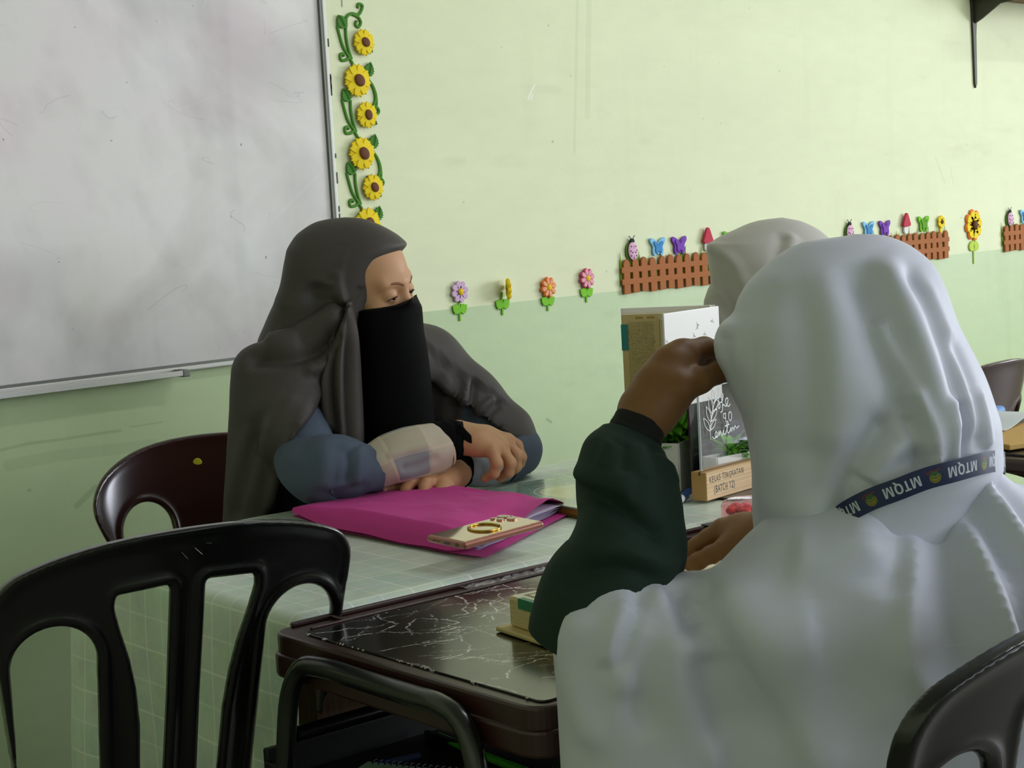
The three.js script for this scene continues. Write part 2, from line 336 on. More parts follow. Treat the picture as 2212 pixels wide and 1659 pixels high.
// ---------------------------------------------------------------- whiteboard
{
  const smear = canvasTex(2048, 1536, (g, w, h) => {   // 1.48 m wide, 1.25 m tall: dry-wiped ink haze
    const im = g.createImageData(w, h), d = im.data;
    for (let j = 0; j < h; j++) for (let i = 0; i < w; i++) {
      const u = i / w, v = j / h, o = (j * w + i) * 4;
      const q = fbm(u * 5 + fbm(u * 3, v * 3, 5, 2) * 0.9, v * 4.2, 2, 5), s = fbm(u * 26 - v * 9, v * 15 + u * 5, 7, 3), drip = Math.max(0, fbm(u * 40, v * 1.6, 4, 2) - 0.2);
      const k = 230 - Math.max(0, q + 0.1) * 48 - Math.max(0, s) * 14 - drip * 16 + (hash(i, j, 1) - 0.5) * 3;
      const pink = Math.max(0, fbm(u * 7, v * 7, 12, 3)) * 14, blue = Math.max(0, fbm(u * 6, v * 6, 21, 3)) * 8;
      d[o] = k + 1 + pink * 0.3 - blue * 0.6; d[o + 1] = k - pink * 0.75 - 3; d[o + 2] = k + blue * 0.5 - 5; d[o + 3] = 255;
    }
    g.putImageData(im, 0, 0);
    g.lineCap = 'round';
    for (let i = 0; i < 70; i++) {   // ghost strokes and specks
      g.strokeStyle = `rgba(70,70,80,${rr(0.03, 0.12)})`; g.lineWidth = rr(1, 4); g.beginPath();
      const x = rr(0, w), y = rr(0, h); g.moveTo(x, y); g.bezierCurveTo(x + rr(-60, 60), y + rr(-30, 30), x + rr(-90, 90), y + rr(-50, 50), x + rr(-140, 140), y + rr(-60, 60)); g.stroke();
    }
    for (let i = 0; i < 26; i++) { g.strokeStyle = `rgba(255,255,255,${rr(0.04, 0.1)})`; g.lineWidth = rr(3, 16); g.beginPath(); const x = rr(0, w), y = rr(0, h); g.moveTo(x, y); g.lineTo(x + rr(60, 260), y - rr(40, 200)); g.stroke(); }
    for (let i = 0; i < 40; i++) { g.fillStyle = `rgba(50,50,55,${rr(0.15, 0.5)})`; g.fillRect(rr(0, w), rr(0, h), rr(2, 6), rr(2, 8)); }
  });
  const t = thing('whiteboard', 'wall-mounted whiteboard with smeared ink haze in an aluminium frame', 'whiteboard', [0, 0, 0]);
  const x0 = 0.88, x1 = 2.372, y0 = 0.968, y1 = 2.2;
  part('writing_surface', box(x1 - x0, y1 - y0, 0.012, (x0 + x1) / 2, (y0 + y1) / 2, 0.008), std(0xffffff, 0.42, { map: smear }), t);
  const dark = std(0x6f726c, 0.5, { metalness: 0.4 }), fr = std(0xc9c9c4, 0.45, { metalness: 0.3 });
  part('inner_seal', merge([box(0.006, y1 - y0, 0.018, x1 + 0.001, (y0 + y1) / 2, 0.012), box(x1 - x0, 0.005, 0.018, (x0 + x1) / 2, y0 - 0.001, 0.012)]), dark, t);
  part('frame', merge([box(0.011, y1 - y0 + 0.03, 0.022, x1 + 0.0095, (y0 + y1) / 2, 0.012, 0.003), box(x1 - x0 + 0.03, 0.011, 0.022, (x0 + x1) / 2, y0 - 0.009, 0.012, 0.003), box(0.011, y1 - y0 + 0.03, 0.022, x0 - 0.0095, (y0 + y1) / 2, 0.012, 0.003), box(x1 - x0 + 0.03, 0.011, 0.022, (x0 + x1) / 2, y1 + 0.009, 0.012, 0.003)]), fr, t);
  part('pen_tray', merge([box(0.96, 0.003, 0.05, 1.44, y0 - 0.019, 0.03, 0.001), box(0.96, 0.011, 0.003, 1.44, y0 - 0.0145, 0.056, 0.001)]), fr, t, 'long aluminium pen tray under the left half of the board');
  part('tray_end_cap', box(0.018, 0.015, 0.058, 1.927, y0 - 0.0155, 0.03, 0.003), std(0x7d807a, 0.6), t);
  for (let i = 0; i < 9; i++) part('worn_paint', box(0.002, rr(0.01, 0.05), 0.004, x1 + 0.015, rr(1.2, 1.78), 0.0222), std(0x75776c, 0.8), t);
}

// ---------------------------------------------------------------- wall shelf in the upper right corner
{
  const t = thing('wall_shelf', 'wooden wall shelf on dark metal brackets high in the right corner', 'shelf', [5.2, 1.85, 0]);
  const wood = std(0x7a5632, 0.6), iron = std(0x3f4034, 0.5, { metalness: 0.4 });
  part('shelf_board', box(1.1, 0.022, 0.26, 0.52, 0.045, 0.132, 0.003), wood, t);
  part('front_rail', box(1.1, 0.03, 0.018, 0.52, 0.02, 0.262, 0.003), std(0x5d5f50, 0.45, { metalness: 0.5 }), t);
  for (const bx of [0.015, 0.9]) {
    const s = shapeOf([[-0.014, 0.03], [0.02, 0.03], [0.017, -0.03], [0.011, -0.09], [0.008, -0.25], [0.001, -0.265], [-0.004, -0.25], [-0.008, -0.09], [-0.011, -0.03]], false);
    const b = part('bracket', extrude(s, 0.006, 0.001).translate(bx, 0, 0.001), iron, t);
    const a = shapeOf([[0, 0.034], [0.25, 0.034], [0.25, 0.018], [0.1, 0.008], [0.03, -0.035], [0, -0.05]], false);
    part('bracket_arm', extrude(a, 0.008, 0.001).rotateY(-Math.PI / 2).translate(bx + 0.008, 0, 0.004), iron, b);
  }
}

// ---------------------------------------------------------------- unseen ceiling lamps, added to light the room from above
for (const [x, z] of [[3.0, 2.0], [6.0, 2.0], [3.0, 4.6], [6.0, 4.6]]) {
  const t = thing('added_ceiling_light', 'added unseen white double-tube ceiling lamp over the ' + (x < 4 ? 'left' : 'right') + (z < 3 ? ' front' : ' back') + ' of the classroom', 'lamp', [x, CEIL, z], 0, 'added ceiling lamps');
  part('housing', box(1.26, 0.05, 0.16, 0, -0.03, 0, 0.008), M.white, t);
  for (const s of [-1, 1]) part('lamp_tube', capBar([-0.6, -0.075, s * 0.045], [0.6, -0.075, s * 0.045], 0.013, 0.013, 14), std(0xffffff, 0.4, { emissive: 0xf4f8ff, emissiveIntensity: 5 }), t);
  const l = new THREE.RectAreaLight(0xf6f8ff, 24, 1.2, 0.14); l.name = 'added_lamp_light'; l.position.set(x, CEIL - 0.095, z); l.rotation.x = -Math.PI / 2; l.castShadow = true; scene.add(l);
}

// ---------------------------------------------------------------- foam stickers on the wall
const foam = (c) => std(c, 0.75, { sheen: 0.2, sheenColor: new THREE.Color(c) });
const F = {
  stem: foam(0x4c8a22), leaf: foam(0x3f7f1c), vein: foam(0x2f6412), yellow: foam(0xf6d80c), brown: foam(0x6b3b1c), lime: foam(0x7cc822), limeDark: foam(0x5f9c12), wood: foam(0xa9622c), grass: foam(0x7a9a1e), dgrass: foam(0x4e7a1c),
  pink: foam(0xe8b4d6), black: foam(0x1d2420), sky: foam(0x8cc8ee), blue: foam(0x3a8cc8), violet: foam(0x7c3fb4), lilac: foam(0xb090cc), red: foam(0xc42f4a), white: foam(0xece8ec), orange: foam(0xf0782c), peach: foam(0xf4a878), magenta: foam(0xcf3f72), rose: foam(0xf0a8bc), lav: foam(0xd8b4d8), gold: foam(0xf4c614), paleleaf: foam(0xbcd84c),
};
const petalShape = (l, w, notch = 0) => { const s = new THREE.Shape(); s.moveTo(0, 0); s.bezierCurveTo(w * 0.7, l * 0.25, w * 0.75, l * 0.85, w * 0.22, l * (1 - notch * 0.1)); s.lineTo(0, l * (1 - notch * 0.16)); s.lineTo(-w * 0.22, l * (1 - notch * 0.02)); s.bezierCurveTo(-w * 0.75, l * 0.85, -w * 0.7, l * 0.25, 0, 0); return s; };
function dome(geo, h) { return bent(geo, (v) => { if (v.z > 0.0001) v.z += h; }); }
// one ring petal, its foot at the flower's centre
function petalGeo(l, w, thick, notch) { return extrude(petalShape(l, w, notch), thick, 0.0012, 6); }
function sunflower(parent, x, y, r, z, tilt) {
  const f = new THREE.Group(); f.name = 'sunflower'; f.position.set(x, y, z); f.rotation.set(0, 0, tilt); parent.add(f);
  const g = petalGeo(r * 0.98, r * 0.34, 0.002, 1).translate(0, 0.002, 0), n = 16, gm = foam(0xf2d208);
  for (let i = 0; i < n; i++) { const p = part('petal', g, i % 2 ? F.yellow : gm, f); p.rotation.set(-0.16, 0, (i / n) * 2 * Math.PI, 'ZXY'); p.position.z = i % 2 ? 0.004 : 0.0015; }
  part('flower_centre', new THREE.SphereGeometry(r * 0.4, 20, 12).scale(0.9, 1.06, 0.32).translate(0, 0, 0.007), F.brown, f);
}
function leafGeo(l, w, z = 0.002, teeth = 5) {
  const s = new THREE.Shape(); s.moveTo(0, 0);
  const side = (k) => { const a = []; for (let i = 1; i <= teeth; i++) { const t = i / (teeth + 1), e = Math.sin(Math.PI * Math.pow(t, 0.8)) * w * 0.5; a.push([k * (e + w * 0.09), l * (t - 0.02)], [k * e * 0.92, l * (t + 0.03)]); } return a; };
  for (const p of side(1)) s.lineTo(...p); s.lineTo(0, l); for (const p of side(-1).reverse()) s.lineTo(...p); s.lineTo(0, 0);
  return extrude(s, z, 0.0008);
}
{
  const t = thing('sunflower_garland', 'vertical sunflower vine garland stuck on the wall beside the whiteboard', 'wall sticker', [2.49, 1.489, 0]);
  const big = [[-0.015, 0.078], [-0.015, -0.088], [-0.011, -0.25]], small = [[0.012, 0.165], [0.007, 0], [0.012, -0.166]];
  const Z = 0.006;
  // vine strands of one repeat, measured from the small flower of that repeat
  const unit = [
    [[-0.058, 0.036], [-0.052, 0.012], [-0.045, -0.01], [-0.028, -0.035], [-0.014, -0.056], [0.002, -0.068], [0.014, -0.055]],
    [[-0.033, 0.034], [-0.034, 0.012], [-0.03, -0.015], [-0.022, -0.038]],
    [[-0.024, -0.032], [-0.04, -0.041], [-0.053, -0.04], [-0.054, -0.029], [-0.046, -0.027], [-0.044, -0.033]],
    [[-0.036, -0.075], [-0.026, -0.058], [-0.012, -0.06], [0.012, -0.076], [0.034, -0.095], [0.044, -0.122], [0.04, -0.15], [0.022, -0.155], [0.006, -0.142]],
    [[0.024, -0.083], [0.038, -0.104], [0.041, -0.13], [0.03, -0.148]],
    [[0.0, -0.142], [0.022, -0.15], [0.042, -0.163], [0.05, -0.156], [0.042, -0.145], [0.03, -0.146]],
    [[0.03, -0.15], [0.016, -0.166], [0.01, -0.172]],
  ];
  const vine = (pts, y) => part('vine', tube(pts.map(([a, b]) => [a, b + y, Z * 0.5]), 0.0036, 36, 8).scale(1, 1, 0.8), F.stem, t);
  for (const [i, y] of [0.165, 0, -0.166].entries()) {
    for (const s of unit) if (i < 2 || Math.max(...s.map((p) => p[1])) > -0.2) vine(s, y);
    const lf = (x, yy, l, w, a) => { const p = part('leaf', leafGeo(l, w), F.leaf, t); p.position.set(x, yy + y, 0.004); p.rotation.z = a; part('leaf_vein', tube([[0, 0.004, 0.004], [0.001, l * 0.5, 0.005], [0, l * 0.92, 0.004]], 0.0009, 8, 6), F.vein, p); };
    lf(-0.038, 0.032, 0.032, 0.026, 0.55); lf(0.022, -0.077, 0.034, 0.024, -0.28); lf(0.02, -0.01, 0.022, 0.014, -2.1);
  }
  vine([[-0.032, 0.2], [-0.028, 0.222], [-0.012, 0.23], [0.006, 0.228], [0.016, 0.238], [0.02, 0.25], [0.008, 0.252], [0.006, 0.243]], 0);
  vine([[-0.012, 0.229], [0.006, 0.222], [0.012, 0.21], [0.004, 0.2], [-0.004, 0.206], [0, 0.214]], 0);
  for (const [x, y] of small) sunflower(t, x, y, 0.029, 0.01, rr(0, 1));
  for (const [x, y] of big) sunflower(t, x, y, 0.037, 0.012, rr(0, 1));
}
// small daisy stickers along the paint line
function daisy(x, y, h, label, opt) {
  const t = thing('flower_sticker', label, 'wall sticker', [x, y, 0]), head = new THREE.Group(), r = opt.r ?? 0.026;
  head.name = 'flower_head'; head.position.set(0, h, 0.006); t.add(head);
  if (opt.turn) { head.rotation.y = opt.turn; head.position.z = 0.024; }
  const g = opt.wide ? petalGeo(r, r * 0.62, 0.003, 0) : petalGeo(r, r * 0.46, 0.003, 0), n = opt.n ?? 8;
  for (let i = 0; i < n; i++) {
    const a = (i / n) * 2 * Math.PI + 0.2, p = part('petal', g, opt.petal, head); p.rotation.z = a;
    if (opt.inner) part('petal_inlay', petalGeo(r * 0.62, r * 0.3, 0.002, 0).translate(0, r * 0.3, 0.004), opt.inner, p);
  }
  if (opt.back) part('petal_backing', merge([...Array(n)].map((_, i) => petalGeo(r * 1.13, r * 0.62, 0.002, 0).rotateZ((i / n) * 2 * Math.PI + 0.2))).translate(0, 0, -0.003), opt.back, head);
  part('flower_centre', new THREE.SphereGeometry(r * 0.32, 16, 10).scale(1, 1, 0.5).translate(0, 0, 0.006), opt.centre, head);
  const st = opt.stem ?? F.lime;
  part('stem', box(0.0055, h * 0.95, 0.003, 0, h * 0.42, 0.0025, 0.001), st, t);
  for (const s of [-1, 1]) { const l = part('leaf', opt.plainLeaf ? extrude(petalShape(0.034, 0.03), 0.002, 0.001) : leafGeo(0.028, 0.022, 0.002, 3), st, t); l.position.set(0, h * (opt.leafAt ?? 0.28), 0.003); l.rotation.z = s * (opt.leafTurn ?? 1.0); }
}
daisy(2.757, 0.994, 0.068, 'pale lilac flower sticker with a yellow centre, nearest the veiled woman', { petal: F.lav, centre: F.gold });
daisy(2.903, 0.996, 0.062, 'yellow flower sticker peeling edge-on from the wall', { petal: F.yellow, centre: F.gold, turn: 0.95, inner: F.gold });
daisy(3.066, 0.993, 0.058, 'orange flower sticker with peach inlaid petals', { petal: F.orange, inner: F.peach, centre: F.gold });
daisy(3.213, 1.004, 0.06, 'magenta flower sticker with pink inlaid petals, beside the left picket fence', { petal: F.magenta, inner: F.rose, centre: F.gold });
daisy(5.179, 0.989, 0.127, 'tall yellow and orange flower sticker between two picket fences', { petal: F.yellow, back: F.orange, centre: F.brown, r: 0.047, wide: true, stem: F.paleleaf, plainLeaf: true, leafAt: 0.32, leafTurn: 0.75 });

function butterfly(parent, name, x, y, c1, c2, k = 1) {
  const s = shapeOf([[0, 0.012], [0.008, 0.02], [0.022, 0.026], [0.024, 0.018], [0.016, 0.004], [0.017, -0.008], [0.012, -0.02], [0.004, -0.012], [0, -0.016], [-0.004, -0.012], [-0.012, -0.02], [-0.017, -0.008], [-0.016, 0.004], [-0.024, 0.018], [-0.022, 0.026], [-0.008, 0.02]]);
  const b = part(name, extrude(s, 0.003, 0.001).scale(k * 1.2, k, 1).translate(x, y, 0.004), c1, parent);
  part('wing_inlay', extrude(s, 0.002, 0.0006).scale(k * 0.76, k * 0.66, 1).translate(x, y, 0.0085), c2, b);
  return b;
}
function fenceSticker(x, label, from = 0, to = 17) {
  const t = thing('fence_sticker', label, 'wall sticker', [x, 1.014, 0], 0, 'picket fence stickers along the paint line');
  const W = 0.632, n = 17, H = 0.09, s = new THREE.Shape();
  s.moveTo(-0.0115, 0); s.lineTo(0.0115, 0); s.lineTo(0.0115, H - 0.012); s.quadraticCurveTo(0.0095, H, 0, H + 0.001); s.quadraticCurveTo(-0.0095, H, -0.0115, H - 0.012); s.lineTo(-0.0115, 0);
  const pg = extrude(s, 0.004, 0.0012);
  for (let i = 0; i < n; i++) { const p = part('picket', pg, F.wood, t); p.position.set(0.02 + (i / (n - 1)) * (W - 0.04), (i * 7 % 3 - 1) * 0.0016, 0.006); p.rotation.z = ((i * 5) % 4 - 1.5) * 0.012; }
  for (const y of [0.03, 0.062]) part('rail', box(W, 0.0155, 0.004, W / 2, y, 0.0095, 0.0015), F.wood, t);
  const blades = [];
  for (let i = 0; i < 64; i++) { const h = 0.05 + rnd() * 0.048, bx = 0.004 + rnd() * (W - 0.008), k = rr(-0.014, 0.014); blades.push(extrude(shapeOf([[-0.006, 0], [0.006, 0], [k * 0.5 + 0.003, h * 0.7], [k, h], [k * 0.4 - 0.003, h * 0.7]], false), 0.001, 0).translate(bx, 0.018, 0.003)); }
  part('grass_tuft', merge(blades), F.grass, t, 'green foam grass behind the pickets').userData.kind = 'stuff';
  // ornaments along the top
  const lady = part('ladybird', new THREE.SphereGeometry(0.02, 20, 14).scale(0.92, 1.25, 0.25).translate(0.05, 0.112, 0.01), F.pink, t);
  part('ladybird_head', merge([new THREE.SphereGeometry(0.009, 14, 10).scale(1.1, 0.9, 0.5).translate(0.05, 0.138, 0.008), tube([[0.046, 0.143, 0.008], [0.042, 0.15, 0.008], [0.037, 0.152, 0.008]], 0.001, 8, 6), tube([[0.054, 0.143, 0.008], [0.058, 0.15, 0.008], [0.063, 0.153, 0.008]], 0.001, 8, 6)]), F.black, lady);
  const dots = []; for (const [a, b] of [[-0.009, 0.012], [0.008, 0.012], [-0.012, 0], [0.012, 0.001], [-0.006, -0.004], [0.006, -0.004], [-0.01, -0.013], [0.01, -0.013]]) dots.push(new THREE.SphereGeometry(0.0021, 8, 6).scale(1, 1, 0.5).translate(0.05 + a, 0.112 + b, 0.0102 + 0.005 * Math.sqrt(Math.max(0, 1 - (a / 0.0184) ** 2 - (b / 0.025) ** 2))));
  dots.push(bar([0.05, 0.126, 0.0145], [0.05, 0.09, 0.0135], 0.0007, 6)); part('ladybird_spots', merge(dots), F.black, lady);
  part('ladybird_backing', new THREE.SphereGeometry(0.022, 18, 10).scale(0.95, 1.22, 0.12).translate(0.047, 0.111, 0.004), F.dgrass, lady);
  butterfly(t, 'blue_butterfly', 0.158, 0.114, F.sky, F.blue, 1.05);
  butterfly(t, 'purple_butterfly', 0.25, 0.113, F.violet, F.violet, 1.05);
  const mush = part('mushroom_cap', extrude(shapeOf([[-0.02, -0.004], [-0.014, 0.012], [-0.002, 0.034], [0.003, 0.034], [0.014, 0.012], [0.019, -0.003], [0, -0.007]]), 0.005, 0.0015).translate(0.372, 0.124, 0.008), F.red, t);
  part('mushroom_stalk', extrude(shapeOf([[-0.008, 0.004], [0.008, 0.004], [0.01, -0.018], [0, -0.022], [-0.01, -0.018]]), 0.004, 0.001).translate(0.372, 0.116, 0.005), F.white, mush);
  butterfly(t, 'green_butterfly', 0.482, 0.116, F.lime, F.limeDark, 1.1);
  const yf = part('yellow_flower', merge([...Array(6)].map((_, i) => petalGeo(0.02, 0.0135, 0.003, 0).rotateZ((i / 6) * 2 * Math.PI))).translate(0.59, 0.122, 0.006), F.yellow, t);
  part('flower_centre', new THREE.SphereGeometry(0.0075, 14, 8).scale(1, 1, 0.5).translate(0.59, 0.122, 0.011), F.brown, yf);
  part('flower_stem', box(0.012, 0.03, 0.002, 0.59, 0.098, 0.005), F.yellow, yf);
  return t;
}
fenceSticker(3.348, 'picket fence sticker left of the far white hijab, its right half hidden');
fenceSticker(4.378, 'picket fence sticker above the near white hijab, with all six ornaments showing');
fenceSticker(5.374, 'picket fence sticker cut off by the right edge of the photo');

// ---------------------------------------------------------------- plastic chairs
const plastic = (c, r = 0.22) => std(c, r, { clearcoat: 0.35, clearcoatRoughness: 0.15 });
const blackPl = plastic(0x0b0b0d, 0.25), brownPl = plastic(0x3a1e1a, 0.24);
function poly2(u, v, p) {   // signed distance to a convex or concave polygon
  let d = 1e9, s = 1;
  for (let i = 0, j = p.length - 1; i < p.length; j = i++) {
    const ex = p[j][0] - p[i][0], ey = p[j][1] - p[i][1], wx = u - p[i][0], wy = v - p[i][1], t = clamp((wx * ex + wy * ey) / (ex * ex + ey * ey));
    d = Math.min(d, (wx - ex * t) ** 2 + (wy - ey * t) ** 2);
    const c1 = v >= p[i][1], c2 = v < p[j][1], c3 = ex * wy > ey * wx;
    if ((c1 && c2 && c3) || (!c1 && !c2 && !c3)) s = -s;
  }
  return s * Math.sqrt(d);
}
function backGeo(kind) {
  const black = kind === 'slatted';
  const half = black ? curve1([[0.46, 0.18], [0.60, 0.2], [0.70, 0.213], [0.77, 0.222], [0.83, 0.227], [0.90, 0.226]]) : curve1([[0.56, 0.12], [0.6, 0.175], [0.66, 0.222], [0.72, 0.25], [0.78, 0.265], [0.86, 0.265]]);
  const top = (u) => (black ? 0.9 - 0.55 * u * u - 8 * u ** 4 : 0.845 - 0.55 * u * u - 10 * u ** 4);
  const y0 = black ? 0.45 : 0.575;
  const inner = [[0.0275, 0.825], [0.082, 0.8215], [0.083, 0.812], [0.076, 0.784], [0.063, 0.742], [0.054, 0.70], [0.048, 0.65], [0.043, 0.50], [0.028, 0.50], [0.0265, 0.68]];
  const hole = (u, v) => {
    u = Math.abs(u);
    if (black) return Math.min(poly2(u, v, inner) - 0.005, seg(u, v, 0, [0.156, 0.748, 0], [0.144, 0.50, 0], 0.049, 0.047));
    return Math.max(seg(u, v, 0, [0.14, 0.68, 0], [0.13, 0.52, 0], 0.052, 0.058), 0.615 - v);
  };
  const lean = black ? 0.345 : 0.24, k2 = black ? 0.61 : 0.9, bend = (u, v) => -0.2 - lean * (v - 0.44) + k2 * u * u + (black ? 0 : 9 * u ** 4);   // leans back, its sides come forward
  const f = (x, y, z) => {          // modelled flat, then bent to the sitter's back
    const v = y, u = x, side = (Math.abs(u) - half(v)) * 0.93, up = (v - top(u)) * 0.93, h = hole(u, v);
    let d2 = smax(smax(side, up, black ? 0.03 : 0.05), y0 - v, 0.01), edge = -d2;
    d2 = smax(d2, -h, 0.005);
    const lip = 0.004 * Math.exp(-((h - 0.008) ** 2) / 0.00004) + (black ? 0.006 : 0.004) * Math.exp(-(edge * edge) / 0.00016);
    return smax(d2, Math.abs(z) - 0.0055 - lip, 0.006);
  };
  return bent(nets(f, [-0.28, y0 - 0.01, -0.02], [0.28, 0.9, 0.02], 0.0034), (p) => { p.z += bend(p.x, p.y); });
}
function seatGeo() {
  return nets((x, y, z) => {
    const d2 = Math.max(Math.abs(x) - (0.215 - 0.02 * smooth(0.05, -0.2, z)), Math.abs(z) - 0.215), r = Math.hypot(Math.max(Math.abs(x) - 0.16, 0), Math.max(Math.abs(z) - 0.16, 0)) - 0.055;
    const yy = 0.44 - 0.016 * Math.exp(-(x * x + z * z) / 0.02) - 0.03 * smooth(0.15, 0.23, z), edge = smax(Math.max(d2, r), -1, 0.01);
    return smax(edge, Math.abs(y - yy + 0.012 * smooth(-0.03, 0, edge)) - 0.007 - 0.014 * smooth(-0.03, 0, edge), 0.008);
  }, [-0.24, 0.38, -0.24], [0.24, 0.47, 0.24], 0.0065);
}
const legGeo = {};
function makeChair(kind, mat, label, group) {
  const t = thing(kind === 'slatted' ? 'plastic_chair' : 'shell_chair', label, 'chair', [0, 0, 0], 0, group);
  part('backrest', backGeo(kind), mat, t);
  part('seat', seatGeo(), mat, t);
  for (const sx of [-1, 1]) {
    part('leg', nets((x, y, z) => smax(smax(seg(x, y, z, [sx * 0.225, 0, 0.235], [sx * 0.19, 0.43, 0.185], 0.021, 0.03), -0.016 - seg(x, y, z, [sx * 0.2, 0, 0.21], [sx * 0.165, 0.43, 0.16], 0.021, 0.03) + 0.01, 0.006), -y, 0.004), [sx * 0.21 - 0.08, 0, 0.13], [sx * 0.21 + 0.08, 0.47, 0.29], 0.009), mat, t);
    part('leg', nets((x, y, z) => smax(seg(x, y, z, [sx * 0.225, 0, -0.3], [sx * 0.185, 0.46, -0.2], 0.021, 0.03), -y, 0.004), [sx * 0.21 - 0.08, 0, -0.34], [sx * 0.21 + 0.08, 0.51, -0.14], 0.009), mat, t);
  }
  return t;
}
const chairA = makeChair('slatted', blackPl, 'empty black plastic chair with a slotted arched back, left of the marble-topped desk');
chairA.position.set(1.168, 0, 0.989); chairA.rotation.y = 2.89;
part('moulded_mark', merge([[[0.012, 0.871], [0.004, 0.861]], [[-0.004, 0.874], [-0.014, 0.864]], [[-0.018, 0.878], [-0.026, 0.876]], [[0, 0.875], [-0.004, 0.877]]].map(([a, b]) => bar([a[0], a[1], -0.2065 - 0.345 * (a[1] - 0.44)], [b[0], b[1], -0.2065 - 0.345 * (b[1] - 0.44)], 0.0009, 6))), blackPl, chairA, 'small moulded mark on the top rail');
{ // the girl's own chair, only its top in view
  const c = makeChair('slatted', blackPl, 'black plastic chair cut off by the lower right corner, behind the near white hijab');
  c.position.set(1.31, 0, 2.0); c.rotation.y = Math.PI;
}
const chairB = makeChair('shell', brownPl, 'dark brown plastic chair with a yellow paint spot, under the veiled woman');
chairB.position.set(1.759, 0, 0.504); chairB.rotation.y = -0.3;
part('paint_spot', new THREE.SphereGeometry(0.0098, 18, 10).scale(1, 1.15, 0.14), std(0xd8cc28, 0.5), chairB).position.set(-0.02, 0.79, -0.279);
for (const [x, z, turn, label] of [[2.84, 1.02, -1.75, 'dark brown plastic chair under the farthest girl, nearly hidden by the near white hijab'], [3.5, 0.75, Math.PI, 'dark brown plastic chair near the wall, at the right edge of the photo']]) {
  const c = chairB.clone(); c.name = numbered('shell_chair'); scene.add(c);
  c.children.filter((k) => k.name === 'paint_spot').forEach((k) => c.remove(k));
  c.position.set(x, 0, z); c.rotation.y = turn; c.userData = { label, category: 'chair' };
}

// ---------------------------------------------------------------- teacher's table and its cloth
const TABLE = { x: 1.33, z: 0.655, turn: -0.09, len: 1.12, dep: 0.622 };
const plank = canvasTex(512, 512, (g, w, h) => {
  g.fillStyle = '#6a4c2c'; g.fillRect(0, 0, w, h);
  for (let i = 0; i < 260; i++) { g.strokeStyle = `rgba(${rr(40, 120)},${rr(25, 80)},${rr(10, 45)},0.25)`; g.lineWidth = rr(1, 4); g.beginPath(); const x = rr(0, w); g.moveTo(x, 0); g.bezierCurveTo(x + rr(-12, 12), h * 0.3, x + rr(-12, 12), h * 0.6, x + rr(-8, 8), h); g.stroke(); }
}, { repeat: [2, 2] });
const tableWood = std(0xffffff, 0.5, { map: plank });
{
  const { x, z, turn, len, dep } = TABLE, t = thing('teacher_table', 'wooden teacher table hidden under the green checked tablecloth', 'table', [x, 0, z], turn);
  part('tabletop', box(len, 0.025, dep, len / 2, 0.732, dep / 2, 0.004), tableWood, t);
  part('front_panel', uvMetres(box(len - 0.06, 0.42, 0.018, len / 2, 0.51, dep - 0.03)), tableWood, t);
  for (const lx of [0.05, len - 0.05]) for (const lz of [0.05, dep - 0.06]) part('leg', box(0.045, 0.72, 0.045, lx, 0.36, lz, 0.004), tableWood, t);
}
const checkTex = canvasTex(1024, 1024, (g, w, h) => {   // 0.5 m of printed oilcloth
  g.fillStyle = '#dceada'; g.fillRect(0, 0, w, h);
  for (let i = 0; i < 900; i++) { g.fillStyle = `rgba(${rr(150, 225)},${rr(170, 230)},${rr(160, 220)},0.07)`; g.beginPath(); g.ellipse(rr(0, w), rr(0, h), rr(20, 120), rr(8, 50), rr(0, 3), 0, 7); g.fill(); }
  g.lineWidth = 7;
  for (let i = 0; i < 10; i++) { g.strokeStyle = `rgba(252,255,244,${i % 2 ? 0.7 : 0.45})`; const a = (i + 0.5) * w / 10; g.beginPath(); g.moveTo(a, 0); g.lineTo(a, h); g.stroke(); g.beginPath(); g.moveTo(0, a); g.lineTo(w, a); g.stroke(); }
}, { repeat: [2, 2] });
const oilcloth = std(0xffffff, 0.42, { map: checkTex, side: THREE.DoubleSide, transmission: 0.1, thickness: 0, clearcoat: 0.25, clearcoatRoughness: 0.35 });
